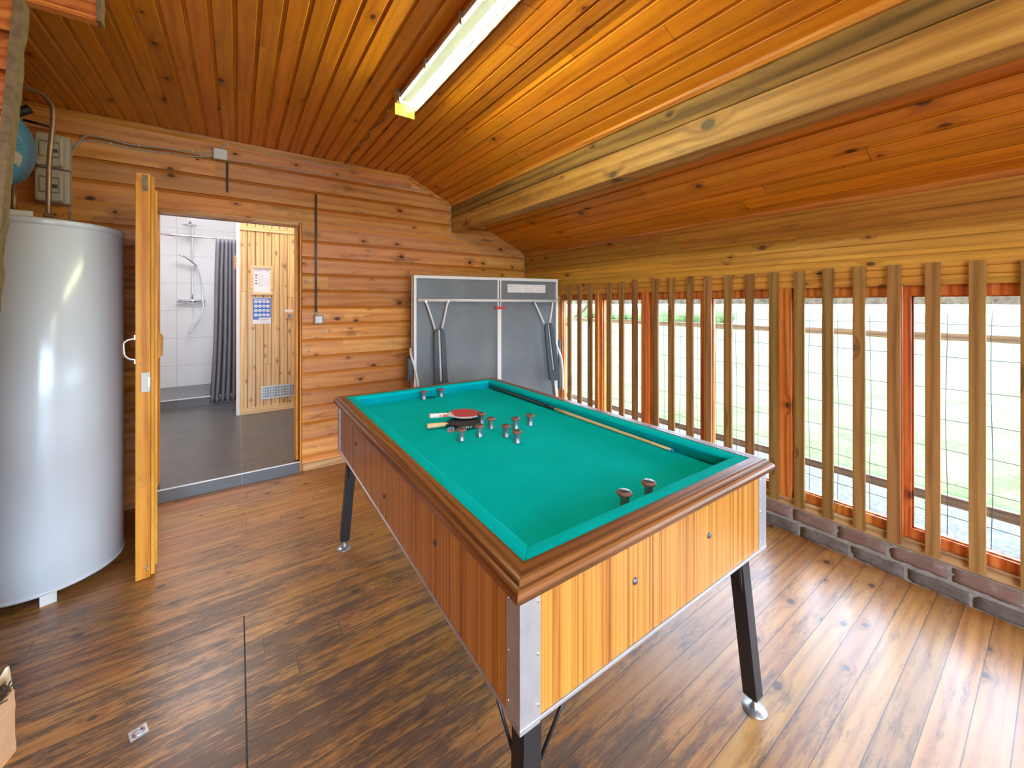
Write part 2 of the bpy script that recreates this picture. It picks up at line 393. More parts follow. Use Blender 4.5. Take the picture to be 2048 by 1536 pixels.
def curtain_mat():
    t = NT('grey_curtain'); t.xyz()
    n = t.noise(t.obj, 300, 2, 0.6)
    c = t.mix(n, (0.17,0.165,0.185), (0.23,0.22,0.245))
    return t.bsdf(c, 0.7, spec=0.25)
M['curtain'] = curtain_mat()
M['paper'] = plain('paper', (0.80,0.80,0.82), 0.5, 0, 0.01)
M['posterblue'] = plain('poster_blue', (0.025,0.13,0.50), 0.4)
M['ink'] = plain('dark_ink', (0.09,0.09,0.11), 0.6)
M['greyink'] = plain('grey_ink', (0.42,0.43,0.50), 0.6)
M['redink'] = plain('red_ink', (0.62,0.13,0.11), 0.6)
M['pinkink'] = plain('faint_red_ink', (0.72,0.42,0.42), 0.6)
M['yellow'] = plain('warning_yellow', (0.85,0.62,0.02), 0.45)
M['greenink'] = plain('green_ink', (0.12,0.30,0.10), 0.6)
M['beige'] = plain('beige_socket', (0.50,0.38,0.24), 0.45)
M['chalkblue'] = plain('blue_chalk', (0.05,0.25,0.55), 0.9)
M['galv'] = plain('vent_metal', (0.50,0.50,0.48), 0.4, 0.5)
M['ventdark'] = plain('vent_slot_dark', (0.03,0.03,0.03), 0.7)
def brickm():
    t = NT('old_brick'); x, y, z = t.xyz()
    n = t.noise(t.obj, 18, 6, 0.7); l = t.noise(t.vec(t.math('MULTIPLY', y, 6), t.math('MULTIPLY', z, 20), 0), 1, 4, 0.6)
    c = t.ramp(l, [(0.3, (0.135,0.070,0.052)), (0.55, (0.19,0.105,0.080)), (0.75, (0.11,0.072,0.060))])
    c = t.mix(t.mr(n, 0.55, 0.75), c, (0.24,0.20,0.175))
    return t.bsdf(c, 0.8, bump=n, bstr=0.6, bdist=0.004)
M['brick'] = brickm()
M['dirtbrick'] = plain('dusty_lower_brick', (0.115,0.085,0.070), 0.9, 0, 0.35, 24, bump=0.6)
M['mortar'] = plain('old_mortar', (0.23,0.20,0.175), 0.95, 0, 0.25, 40, bump=0.6)
M['mudboard'] = wood('weathered_sill_board', 'y', 'z', (0.16,0.075,0.03), (0.34,0.17,0.065), (0.46,0.27,0.13), rough=0.7, knot=0.1, var=0.2, stain=0.7)
M['endgrain'] = plain('weathered_end_grain', (0.21,0.155,0.085), 0.85, 0, 0.3, 35, bump=0.5)
def redboard():
    return wood('partition_boards', 'x', 'z', (0.34,0.085,0.018), (0.58,0.185,0.035), (0.70,0.27,0.065), pitch=0.1395, off=0.124, rough=0.38, knot=0.3, var=0.2, stain=0.2)
M['redboard'] = redboard()
M['bark'] = plain('bark_and_dirt', (0.075,0.05,0.032), 0.95, 0, 0.5, 60, bump=0.9)
M['logface'] = plain('cut_log_face', (0.62,0.34,0.17), 0.75, 0, 0.1, 12)
M['logpale'] = plain('fresh_split_wood', (0.78,0.66,0.42), 0.75, 0, 0.08, 20)
M['wire'] = plain('rusty_mesh_wire', (0.05,0.045,0.04), 0.7)
def grass():
    t = NT('mown_grass'); x, y, z = t.xyz()
    a = t.noise(t.obj, 1.3, 5, 0.7); b = t.noise(t.obj, 30, 4, 0.75)
    g = t.math('ADD', t.math('MULTIPLY', a, 0.5), t.math('MULTIPLY', b, 0.5))
    c = t.ramp(g, [(0.38, (0.038,0.060,0.016)), (0.52, (0.075,0.092,0.036)), (0.64, (0.125,0.12,0.078))])
    return t.bsdf(c, 1.0, spec=0.1)
def gravel():
    t = NT('gravel_strip'); t.xyz()
    v = t.n('ShaderNodeTexVoronoi'); t.put(v.inputs['Vector'], t.obj); v.inputs['Scale'].default_value = 38
    n = t.noise(t.obj, 12, 5, 0.7)
    c = t.mix(n, t.ramp(v.outputs['Distance'], [(0.1, (0.17,0.165,0.15)), (0.6, (0.04,0.037,0.03))]), (0.09,0.08,0.055))
    return t.bsdf(c, 1.0, bump=v.outputs['Distance'], bstr=-0.6, bdist=0.02)
M['grass'] = grass(); M['gravel'] = gravel()
M['mossy'] = plain('mossy_rail', (0.085,0.080,0.058), 0.9, 0, 0.6, 30, bump=0.5)
M['foliage'] = plain('distant_foliage', (0.07,0.12,0.035), 0.9, 0, 0.4, 3)
def glassm():
    t = NT('window_glass')
    lw = t.n('ShaderNodeLayerWeight'); lw.inputs[0].default_value = 0.5
    fz = t.math('MULTIPLY_ADD', t.math('POWER', lw.outputs['Facing'], 5.0), 0.9, 0.04)
    a = t.n('ShaderNodeBsdfTransparent'); a.inputs[0].default_value = (0.97,0.98,0.98,1)
    g = t.n('ShaderNodeBsdfGlossy'); g.inputs['Roughness'].default_value = 0.02
    m = t.n('ShaderNodeMixShader'); t.put(m.inputs[0], fz); t.put(m.inputs[1], a.outputs[0]); t.put(m.inputs[2], g.outputs[0])
    t.t.links.new(m.outputs[0], t.out.inputs[0]); return t.m
M['glass'] = glassm()
def diffm():
    t = NT('clear_lamp_cover')
    a = t.n('ShaderNodeBsdfTransparent'); a.inputs[0].default_value = (0.80,0.88,0.80,1)
    d = t.n('ShaderNodeBsdfTranslucent'); d.inputs[0].default_value = (0.85,0.92,0.84,1)
    g = t.n('ShaderNodeBsdfGlossy'); g.inputs['Roughness'].default_value = 0.1
    m = t.n('ShaderNodeMixShader'); m.inputs[0].default_value = 0.03; t.put(m.inputs[1], a.outputs[0]); t.put(m.inputs[2], d.outputs[0])
    m2 = t.n('ShaderNodeMixShader'); m2.inputs[0].default_value = 0.06; t.put(m2.inputs[1], m.outputs[0]); t.put(m2.inputs[2], g.outputs[0])
    t.t.links.new(m2.outputs[0], t.out.inputs[0]); return t.m
M['diff'] = diffm()
def tubem():
    t = NT('fluorescent_tube'); e = t.n('ShaderNodeEmission'); e.inputs[0].default_value = (1.0, 0.97, 0.64, 1); e.inputs[1].default_value = LAMP
    t.t.links.new(e.outputs[0], t.out.inputs[0]); return t.m
LAMP = 31.0
M['tube'] = tubem()

# ---------------------------------------------------------------- room shell
YB, XW, ZC, XB = 3.683, 2.768, 2.638, 1.35
SL = 0.455 / 1.0
SL = (2.638 - 1.99) / (2.74 - 1.35)
def roof_z(x): return ZC if x <= XB else ZC - (x - XB) * SL
XL, YR = -1.75, -2.3
# floor (with the hatch joint)
MB().box((XL, YR, -0.04), (XW + 0.1, YB + 0.02, 0)).build('floor', M['floor'])
struct(bpy.data.objects['floor'])
h = MB()
h.box((0.022, 0.9, 0.0), (0.027, 2.125, 0.0012)); h.box((-0.6, 2.123, 0.0), (0.027, 2.1243, 0.0008))
tag(h.build('floor_hatch_joint', M['ventdark']), 'thin dark saw cut edge of the hatch in the wooden floor', 'floor joint')
pl = thing('hatch_ring_plate', 'small square metal ring plate let into the worn floor at the lower left', 'ring plate', (-0.264, 1.745, 0), 0.3)
MB().box((-0.022,-0.022,0),(0.022,0.022,0.0015)).build('plate', M['steel'], pl)
tr = MB(); tr.loft([[(0.013*math.cos(a)+0.003*math.cos(b)*math.cos(a), 0.013*math.sin(a)+0.003*math.cos(b)*math.sin(a), 0.003+0.003*math.sin(b)) for b in [2*math.pi*j/8 for j in range(8)]] for a in [2*math.pi*i/20 for i in range(21)]], True, False)
tr.build('ring', M['steel'], pl)
# back wall siding profile
def siding_profile(z0, z1, pitch=0.1395, off=0.124):
    pts = [(0.0, z0)]; n = math.ceil((z0 - off) / pitch)
    while off + n*pitch < z1 - 1e-4:
        z = off + n*pitch
        if z > z0 + 0.03:
            pts += [(0.0, z - 0.028), (0.006, z - 0.020), (0.019, z - 0.006), (0.024, z), (0.001, z), (0.0, z + 0.006)]
        n += 1
    pts.append((0.0, z1)); return pts
def siding(mb, x0, x1, z0, z1, Y, xr=None):
    P = siding_profile(z0, z1)
    if xr:
        Q = []
        for (d, z), (d2, z2) in zip(P, P[1:]):
            k = max(1, int((z2 - z) / 0.05)); Q += [(d + (d2-d)*i/k, z + (z2-z)*i/k) for i in range(k)]
        P = Q + [P[-1]]
    vs = []; fs = []
    for d, z in P:
        xe = min(x1, xr(z)) if xr else x1
        vs += [(x0, Y + d, z), (xe, Y + d, z)]
    for i in range(len(P) - 1): fs.append((2*i, 2*i+1, 2*i+3, 2*i+2))
    mb.add(vs, fs)
    b0 = (x0, Y + 0.12)
    zz = [z for d, z in P]
    vs2 = [(x0, Y+0.12, zz[0]), (min(x1, xr(zz[0])) if xr else x1, Y+0.12, zz[0]), (min(x1, xr(zz[-1])) if xr else x1, Y+0.12, zz[-1]), (x0, Y+0.12, zz[-1])]
    mb.add(vs2, [(0,3,2,1)])
    # side returns
    for side, e in ((0, x0), (1, x1)):
        if side and xr: continue
        mb.add([(e, Y + 0.026, zz[0]), (e, Y + 0.12, zz[0]), (e, Y + 0.12, zz[-1]), (e, Y + 0.026, zz[-1])], [(0,1,2,3)])
        n = len(P)
        mb.add([(e, Y + d, z) for d, z in P] + [(e, Y + 0.026, z) for d, z in P], [(i, i+1, n+i+1, n+i) for i in range(n-1)])
XDL, XDR = -0.478, 0.442
bw = MB()
lim = lambda z: XW + 0.02 if z < 1.95 else min(XW + 0.02, XB + (2.69 - z) / SL)
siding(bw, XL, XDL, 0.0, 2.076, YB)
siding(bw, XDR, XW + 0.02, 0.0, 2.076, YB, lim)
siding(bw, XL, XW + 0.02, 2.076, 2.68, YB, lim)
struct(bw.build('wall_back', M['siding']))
bl = MB().prism([(XDR + 0.004, 0.0), (1.9, 0.0), (1.9, 0.062), (XDR + 0.004, 0.062)], 'y', YB - 0.014, YB + 0.005)
struct(bl.build('baseboard_back', M['palebase'], bevel=0.002))
# door lining
struct(MB().box((-0.47, YB - 0.004, 2.050), (0.415, YB + 0.12, 2.078)).build('trim_1', M['trim'], bevel=0.002))
struct(MB().box((0.398, YB + 0.012, 0.098), (0.417, YB + 0.14, 2.05)).build('trim_2', M['leaf'], bevel=0.002))
struct(MB().box((-0.478, YB + 0.012, 0.098), (-0.462, YB + 0.14, 2.05)).build('trim_3', M['leaf'], bevel=0.002))
struct(MB().box((0.425, YB - 0.003, 0.0), (0.438, YB + 0.12, 2.06)).build('trim_4', M['leaf'], bevel=0.001))
# other walls (outside the picture: they close the room)
struct(MB().box((XL - 0.1, YR, 0), (XL, YB + 0.12, 2.7)).build('wall_left', M['redboard']))
rw = MB()   # rear wall, behind the camera; wide open doorway added to let daylight in
rw.box((XL, YR - 0.1, 0), (-0.9, YR, 2.7)); rw.box((1.3, YR - 0.1, 0), (XW + 0.1, YR, 2.7)); rw.box((-0.9, YR - 0.1, 2.15), (1.3, YR, 2.7))
struct(rw.build('wall_rear', M['redboard']))
# ceiling: V-jointed boards along the room
def board_path(x0, x1, zf, pitch=0.087, nx=0.0):
    pts = [(x0, zf(x0))]; n = math.ceil(x0 / pitch)
    ny = math.sqrt(1 - nx*nx)
    def off(x, d): return (x + nx*d, zf(x) + ny*d)
    while n*pitch < x1 - 0.02:
        x = n*pitch
        if x > x0 + 0.02:
            pts += [off(x - 0.020, 0), off(x - 0.012, 0.008), off(x - 0.001, 0.011), off(x, 0.0)]
        n += 1
    pts.append((x1, zf(x1))); return pts
cp = board_path(XL, XB, roof_z) + board_path(XB + 0.0005, XW + 0.12, roof_z)[1:]
cm = MB(); n = len(cp)
vs = [(x, YR - 0.1, z) for x, z in cp] + [(x, YB + 0.05, z) for x, z in cp]
cm.add(vs, [(i, i+1, n+i+1, n+i) for i in range(n-1)])
vs = [(x, y, z + 0.06) for y in (YR - 0.1, YB + 0.05) for x, z in (cp[0], (XB, ZC), cp[-1])]
cm.add(vs, [(0,1,4,3), (1,2,5,4)])
for (x, z) in (cp[0], cp[-1]):
    cm.add([(x, YR-0.1, z), (x, YB+0.05, z), (x, YB+0.05, z+0.06), (x, YR-0.1, z+0.06)], [(0,1,2,3)])
struct(cm.build('ceiling', M['ceiling']))
# crown strips
def qprof(y, z, s=0.016): return [(y, z), (y - s*0.4, z), (y - s, z - 0) , (y - s, z - s*0.5), (y - s*0.5, z - s), (y, z - s*1.3)]
c1 = MB(); c1.prism([(YB, ZC - 0.001), (YB - 0.020, ZC - 0.001), (YB - 0.018, ZC - 0.018), (YB - 0.008, ZC - 0.030), (YB, ZC - 0.034)], 'x', XL, XB)
struct(c1.build('trim_5', M['trim']))
c2 = MB(); prof = [(0, -0.001), (-0.020, -0.001), (-0.018, -0.018), (-0.008, -0.030), (0, -0.034)]
c2.loft([[(x, YB + a, roof_z(x) + b) for a, b in prof] for x in (XB, 1.815)], False)
struct(c2.build('trim_6', M['trim']))
struct(MB().prism([(1.816, 2.437), (1.816, 2.402), (1.804, 2.402), (1.794, 2.416), (1.792, 2.447)], 'y', YR, YB).build('trim_7', M['trimy']))
struct(MB().prism([(XW, roof_z(XW)-0.004), (XW, 1.955), (XW - 0.008, 1.957), (XW - 0.018, 1.972), (XW - 0.020, roof_z(XW - 0.020)-0.002)], 'y', YR, YB).build('trim_8', M['trimy']))

# ceiling beam
be = thing('ceiling_beam', 'long dark stained wooden beam of two stacked timbers under the sloping ceiling', 'beam', (1.816, YB, 2.139))
bo = Vector((1.816, YB, 2.139))
def rel(mb, o=bo):
    mb.v = [p - o for p in mb.v]; return mb
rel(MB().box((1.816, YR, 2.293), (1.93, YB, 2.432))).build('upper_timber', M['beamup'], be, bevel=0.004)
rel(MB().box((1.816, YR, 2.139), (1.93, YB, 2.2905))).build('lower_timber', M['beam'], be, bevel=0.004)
sf = rel(MB().prism([(1.93, 2.16), (2.2, 2.238), (2.2, 2.28), (1.93, 2.4)], 'y', YR, YB)).build('soffit_board', M['beam'], be)
sm = MB()
for i, (x, z) in enumerate([(1.936, 2.156), (1.955, 2.161), (1.974, 2.167)]):
    sm.box((x - 0.005, YR, z - 0.005), (x + 0.005, YB, z + 0.004))
rel(sm).build('soffit_beading', M['palebase'], be)

# right wall: horizontal boards above the windows
rp = [(0.0, 2.01)]
z = 1.985
grooves = [1.935, 1.862, 1.790, 1.715, 1.640, 1.572, 1.535]
for g in grooves: rp += [(0.0, g + 0.006), (0.005, g + 0.002), (0.005, g - 0.001), (0.0, g - 0.001)]
rp.append((0.0, 1.492))
rwm = MB(); n = len(rp)
Y0, Y1 = YR, YB + 0.02
rwm.add([(XW + d, Y0, z) for d, z in rp] + [(XW + d, Y1, z) for d, z in rp], [(i, i+1, n+i+1, n+i) for i in range(n-1)])
rwm.add([(XW + 0.12, Y0, 2.01), (XW + 0.12, Y1, 2.01), (XW + 0.12, Y1, 1.492), (XW + 0.12, Y0, 1.492), (XW, Y0, 1.492), (XW, Y1, 1.492)], [(0,1,2,3), (3,2,5,4)])
rwm.box((XW, 3.10, 0.0), (XW + 0.12, YB + 0.02, 1.492))
struct(rwm.build('wall_right', M['sidewall']))
# windows
wins = [(3.055, 2.600), (2.505, 2.075), (1.955, 1.560), (1.478, 1.100), (0.945, 0.540), (0.457, 0.045), (-0.05, -0.48), (-0.60, -1.03), (-1.15, -1.58), (-1.70, -2.13)]
XG = XW + 0.055
ZB, ZT = 0.262, 1.440
for i, (ya, yb) in enumerate(wins):
    w = bpy.data.objects.new('window_%d' % (i + 1), None); COL.objects.link(w); w.location = (XG, (ya+yb)/2, 0); struct(w)
    hw = (ya - yb) / 2
    fr = MB(); t_ = 0.026
    fr.box((-0.032, -hw - t_, ZB - 0.05), (0.03, hw + t_, ZB)); fr.box((-0.032, -hw - t_, ZT), (0.03, hw + t_, ZT + 0.062))
    fr.box((-0.032, -hw - t_, ZB), (0.03, -hw, ZT)); fr.box((-0.032, hw, ZB), (0.03, hw + t_, ZT))
    bead = 0.007
    fr.box((-0.014, -hw, ZB), (-0.004, -hw + bead, ZT)); fr.box((-0.014, hw - bead, ZB), (-0.004, hw, ZT))
    fr.box((-0.014, -hw, ZB), (-0.004, hw, ZB + bead)); fr.box((-0.014, -hw, ZT - bead), (-0.004, hw, ZT))
    fr.build('frame', M['frame_y'], w, bevel=0.0025)
    MB().box((-0.002, -hw, ZB), (0.002, hw, ZT)).build('pane', M['glass'], w)
# posts between windows
k = 9
edges = [(3.10, 3.081)] + [(wins[i][1] - 0.026, wins[i+1][0] + 0.026) for i in range(len(wins)-1)] + [(wins[-1][1]-0.026, YR)]
for a, b in edges[1:]:
    if a - b < 0.004: continue
    struct(MB().box((XW - 0.004, b, 0.21), (XW + 0.10, a, 1.492)).build('trim_%d' % k, M['frame_y'], bevel=0.003)); k += 1
# sill board and brick base
struct(MB().box((XW + 0.002, YR, 0.158), (XW + 0.12, 3.10, 0.211)).build('trim_%d' % k, M['mudboard'], bevel=0.004)); k += 1
struct(MB().box((XW + 0.003, YR, 0.0), (XW + 0.12, 3.10, 0.158)).build('trim_%d' % k, M['mortar'])); k += 1
def bricks(z0, z1, L, off, xf, jit, mat):
    global k
    mb = MB(); y = 3.09 - off; rr = random.Random(int(z0*1000) + 5)
    while y > YR:
        l = L * rr.uniform(0.93, 1.05); a = y; b = max(YR, y - l)
        if a > 3.09: a = 3.09
        c = [(xf + rr.uniform(-jit, jit)) for _ in range(4)]
        nn = 5
        # rough face grid
        vs = []; fs = []
        for j in range(nn):
            for i in range(7):
                yy = a + (b - a) * i / 6; zz = z0 + (z1 - z0) * j / (nn - 1)
                edge = (i in (0, 6)) or (j in (0, nn-1))
                vs.append((xf + rr.uniform(-jit, jit) + (0.004 if edge else 0), yy + (rr.uniform(-.002,.002) if not edge else 0), zz + (rr.uniform(-.003,.003) if edge else 0)))
        for j in range(nn-1):
            for i in range(6): fs.append((j*7+i, j*7+i+1, (j+1)*7+i+1, (j+1)*7+i))
        mb.add(vs, fs, True)
        ring = list(range(7)) + [j*7+6 for j in range(1, nn)] + [(nn-1)*7+i for i in range(5, -1, -1)] + [j*7 for j in range(nn-2, 0, -1)]
        back = [(XW + 0.03, vs[i][1], vs[i][2]) for i in ring]
        m = len(ring)
        mb.add([vs[i] for i in ring] + back, [(i, (i+1) % m, m + (i+1) % m, m + i) for i in range(m)], False)
        y -= l + 0.014
    o = mb.build('trim_%d' % k, mat); k += 1
    return struct(o)
bricks(0.084, 0.152, 0.205, 0.0, XW - 0.002, 0.0025, M['brick'])
bricks(0.004, 0.066, 0.215, 0.10, XW - 0.003, 0.004, M['dirtbrick'])
# partition at the left edge (stub wall end and the header board above it)
pt = MB()
def slantx(z): return -0.640 - (2.478 - z) * 0.062
zs = [2.63, 2.478]
prt = siding_profile(0.0, 2.478)
vs = []
for d, z in prt: vs += [(XL, 2.13 + d, z), (slantx(z), 2.13 + d, z)]
pt.add(vs, [(2*i, 2*i+1, 2*i+3, 2*i+2) for i in range(len(prt)-1)])
pt.add([(XL, 2.172, 0), (slantx(0), 2.172, 0), (slantx(2.478), 2.172, 2.478), (XL, 2.172, 2.478)], [(0,3,2,1)])
pt.box((XL, 2.13, 2.478), (-0.438, 2.172, ZC))
for i in range(2): pt.box((XL, 2.125 - 0.003*i, 2.478 + 0.0045 + 0.014*i), (-0.440, 2.135, 2.486 + 0.012*i))
struct(pt.build('wall_partition', M['redboard']))
e = MB(); rr = random.Random(3)
ring = []
for i in range(60):
    z = 2.478 * i / 59; j = rr.uniform(-.0035, .0035)
    x = slantx(z)
    ring.append([(x - 0.003, 2.126, z), (x + 0.020 + j, 2.124, z), (x + 0.020 + j, 2.176, z), (x - 0.003, 2.176, z)])
e.loft(ring, False)
ring = []
for i in range(6):
    z = 2.478 + (ZC - 2.478) * i / 5; j = rr.uniform(-.0015, .0015); x = -0.438
    ring.append([(x - 0.002, 2.126, z), (x + 0.012 + j, 2.124, z), (x + 0.012 + j, 2.176, z), (x - 0.002, 2.176, z)])
e.loft(ring, False)
struct(e.build('trim_%d' % k, M['endgrain'])); k += 1

# ---------------------------------------------------------------- shower room beyond the door
YS = 5.605
struct(MB().box((-1.9, YB + 0.12, -0.04), (1.6, 7.5, 0.088)).box((-0.478, YB - 0.02, -0.03), (0.425, YB + 0.12, 0.088)).build('floor_shower_room', M['greytile']))
struct(MB().box((-0.478, YB - 0.022, 0.001), (0.425, YB - 0.02, 0.086)).build('trim_%d' % k, M['greyriser'])); k += 1
struct(MB().box((-0.478, YB - 0.026, 0.086), (0.425, YB - 0.014, 0.0925)).build('trim_%d' % k, M['strip'])); k += 1
struct(MB().box((-1.9, 7.44, 0.0), (1.6, 7.54, 3.3)).build('wall_shower_back', M['whitetile']))
struct(MB().box((-1.45, YB + 0.12, 0.0), (-1.35, 7.5, 3.3)).build('wall_shower_left', M['whitetiley']))
struct(MB().box((0.10, YS + 0.1, 0.0), (0.2, 7.5, 3.3)).build('wall_shower_right', M['whitetiley']))
struct(MB().box((1.5, YB + 0.12, 0.0), (1.6, YS + 0.1, 3.3)).build('wall_hall_right', M['plaster']))
struct(MB().box((-1.45, YB + 0.06, 3.2), (1.6, 7.54, 3.26)).build('ceiling_shower_room', M['plaster']))
struct(MB().box((XL, YB + 0.10, 2.05), (1.6, YB + 0.14, 3.2)).build('wall_hall_front', M['plaster']))
sw = MB().box((-0.005, YS, 0.085), (1.5, YS + 0.1, 3.2))
struct(sw.build('wall_spruce', M['spruce']))
struct(MB().box((-0.012, YS - 0.002, 0.085), (0.022, YS + 0.1, 3.2)).build('trim_%d' % k, M['plaster'])); k += 1
struct(MB().box((0.022, YS - 0.012, 0.088), (1.5, YS, 0.16)).build('baseboard_spruce', M['spruceplain'], bevel=0.002))
struct(MB().box((0.022, YS - 0.012, 2.268), (1.5, YS, 2.315)).build('trim_%d' % k, M['spruceplain'], bevel=0.002)); k += 1
# shower step
struct(MB().box((-1.35, 6.42, 0.088), (0.10, 7.44, 0.195)).build('trim_%d' % k, M['greyriser'])); k += 1
struct(MB().box((-1.35, 6.412, 0.19), (0.10, 6.425, 0.202)).build('trim_%d' % k, M['strip'])); k += 1
# lamp in the shower room: it is bright in there
ll = bpy.data.lights.new('shower_room_light', 'AREA'); ll.energy = 10; ll.size = 0.9; ll.color = (0.98, 0.96, 1.0)
lo = bpy.data.objects.new('shower_room_light', ll); COL.objects.link(lo); lo.location = (-0.4, 5.7, 3.17)
l2 = bpy.data.lights.new('hall_light', 'AREA'); l2.energy = 6.5; l2.size = 0.7; l2.color = (1.0, 0.95, 0.88)
lo2 = bpy.data.objects.new('hall_light', l2); COL.objects.link(lo2); lo2.location = (0.2, 4.7, 3.17)
# curtain rail
cr = thing('curtain_rail', 'chrome shower curtain rail across the shower', 'curtain rail', (0.1, 6.42, 2.256))
MB().tube([(0, 0, 0), (-1.45, 0, 0)], 0.012, 12).build('rod', M['chrome'], cr)
# curtain
cu = thing('shower_curtain', 'grey shower curtain drawn to one side in folds', 'curtain', (-0.1, 6.42, 0.11))
cm = MB(); nu, nv = 150, 40
rows = []
for j in range(nv + 1):
    t = j / nv; z = 0.0 + (2.135) * t
    xl = -0.205 + 0.08 * t + 0.012*math.sin(t*5); xr = 0.12 + 0.0*t
    row = []
    for i in range(nu + 1):
        s = i / nu; a = 0.036 * (1.15 - 0.4*t)
        ph = s * 6.0 * 2*math.pi + 0.6*math.sin(3*t + s*5)
        row.append((xl + (xr - xl)*s + 0.006*math.cos(ph), -0.02 + a*math.sin(ph) + 0.012*math.sin(ph*0.5 + 2*t), z))
    rows.append(row)
cm.add([p for r in rows for p in r], [(j*(nu+1)+i, j*(nu+1)+i+1, (j+1)*(nu+1)+i+1, (j+1)*(nu+1)+i) for j in range(nv) for i in range(nu)], True)
co = cm.build('curtain_cloth', M['curtain'], cu)
sd = co.modifiers.new('thick', 'SOLIDIFY'); sd.thickness = 0.002
for i in range(9):
    r = MB(); x = -0.115 + i*0.026; a0 = 0.5*math.sin(i*2.1)*0.3
    r.loft([[(x + 0.003*math.cos(b) + 0.006*math.sin(a)*a0, (0.019+0.003*math.sin(b))*math.cos(a), 2.137 + 0.012 + (0.019+0.003*math.sin(b))*math.sin(a)) for b in [2*math.pi*q/6 for q in range(6)]] for a in [2*math.pi*q/16 for q in range(17)]], True, False)
    r.build('curtain_ring', M['white'], cu)
# shower set
sh = thing('shower_set', 'chrome shower column with overhead rose, hand shower and hose on white tiles', 'shower', (-0.54, 7.436, 1.45))
MB().tube(smooth_path([(0, -0.06, 0), (0, -0.06, 0.6), (0, -0.06, 1.02), (0, -0.10, 1.10), (-0.01, -0.25, 1.12), (-0.01, -0.30, 1.10)], 6), 0.011, 12).build('riser_pipe', M['chrome'], sh)
MB().lathe([(0.006, 0.05), (0.012, 0.03), (0.085, 0.012), (0.09, 0.004), (0.088, 0.0), (0.0, 0.0)], (-0.01, -0.31, 1.045), 32).build('overhead_rose', M['chrome'], sh)
mx = MB(); mx.tube([(-0.15, -0.06, -0.01), (0.14, -0.06, -0.01)], 0.020, 16); mx.tube([(-0.17, -0.06, -0.01), (-0.14, -0.06, -0.01)], 0.026, 16); mx.tube([(0.11, -0.06, -0.01), (0.15, -0.06, -0.01)], 0.026, 16)
mx.tube([(-0.08, 0, -0.01), (-0.08, -0.05, -0.01)], 0.022, 14); mx.tube([(0.07, 0, -0.01), (0.07, -0.05, -0.01)], 0.022, 14)
mx.build('mixer_tap', M['chrome'], sh)
hs = MB(); hs.tube(smooth_path([(0.05, -0.09, 0.50), (0.0, -0.12, 0.56), (-0.05, -0.15, 0.60), (-0.08, -0.17, 0.625)], 6), 0.011, 12)
hs.lathe([(0.0, 0.014), (0.03, 0.012), (0.05, 0.0), (0.048, -0.008), (0.0, -0.010)], (0, 0, 0), 24, True, Matrix.Translation((-0.105, -0.18, 0.63)) @ Matrix.Rotation(0.25, 4, 'Y'))
hs.build('hand_shower', M['chrome'], sh)
MB().box((-0.03, -0.10, 0.49), (0.055, -0.045, 0.53)).build('slide_bracket', M['chrome'], sh, bevel=0.006)
MB().tube(smooth_path([(0.055, -0.09, 0.49), (0.10, -0.09, 0.30), (0.125, -0.09, 0.0), (0.11, -0.09, -0.22), (0.0, -0.09, -0.44), (-0.05, -0.09, -0.48), (-0.04, -0.085, -0.42), (0.03, -0.08, -0.28), (0.02, -0.075, -0.10), (0.0, -0.065, -0.02)], 8), 0.008, 8).build('hose', M['chrome'], sh)
# framed notice, poster, socket, vent, knob
def flat(parent, name, mat, x0, z0, x1, z1, y, t=0.0012):
    return MB().box((x0, y - t, z0), (x1, y, z1)).build(name, mat, parent)
fn = thing('framed_notice', 'white notice in a pale wooden frame hung above the blue poster', 'framed notice', (0.128, YS, 1.506))
fb = MB(); fb.box((0,-0.02,0),(0.229,-0.001,0.028)); fb.box((0,-0.02,0.321),(0.229,-0.001,0.349)); fb.box((0,-0.02,0.028),(0.028,-0.001,0.321)); fb.box((0.201,-0.02,0.028),(0.229,-0.001,0.321))
fb.build('frame', M['spruceplain'], fn, bevel=0.003)
sheet = flat(fn, 'sheet', M['paper'], 0.028, 0.028, 0.201, 0.321, -0.004)
tx = MB(); rr = random.Random(11)
def textline(mb, x, z, w, h, y, rr, cell=0.006):
    q = x
    while q < x + w - 0.002:
        l = rr.uniform(0.4, 1.0) * cell
        mb.box((q, y - 0.0008, z), (min(q + l, x + w), y, z + h)); q += l + rr.uniform(0.2, 0.4)*cell
for (x, z, w, hh) in [(0.040,0.293,0.08,0.010),(0.145,0.300,0.045,0.004),(0.150,0.291,0.04,0.003),(0.150,0.283,0.04,0.003),(0.044,0.280,0.05,0.004)] + [(0.078, 0.246 - 0.010*i, 0.05 + 0.06*(i % 2) * (i > 4), 0.003) for i in range(15)] + [(0.044,0.045,0.10,0.003)]:
    tx = MB(); textline(tx, x, z, w, hh, -0.0053, rr); tx.build('text_line', M['greyink'], sheet)
for i, (zz, mt) in enumerate([(0.236,'ink'),(0.206,'redink'),(0.168,'greenink'),(0.135,'ink')]):
    MB().box((0.046, -0.0062, zz - 0.008), (0.068, -0.0053, zz + 0.008)).build('pictogram', M[mt], sheet)
po = thing('pool_rules_poster', 'blue poster with rows of white round pictograms below the framed notice', 'poster', (0.150, YS, 1.158))
flat(po, 'sheet', M['paper'], 0, 0, 0.186, 0.315, -0.0005)
flat(po, 'blue_field', M['posterblue'], 0.002, 0.072, 0.184, 0.308, -0.0018, 0.0008)
flat(po, 'blue_field', M['posterblue'], 0.002, 0.050, 0.060, 0.073, -0.0018, 0.0008)
tt = MB(); textline(tt, 0.014, 0.291, 0.15, 0.007, -0.0027, rr, 0.009); tt.build('heading', M['paper'], po)
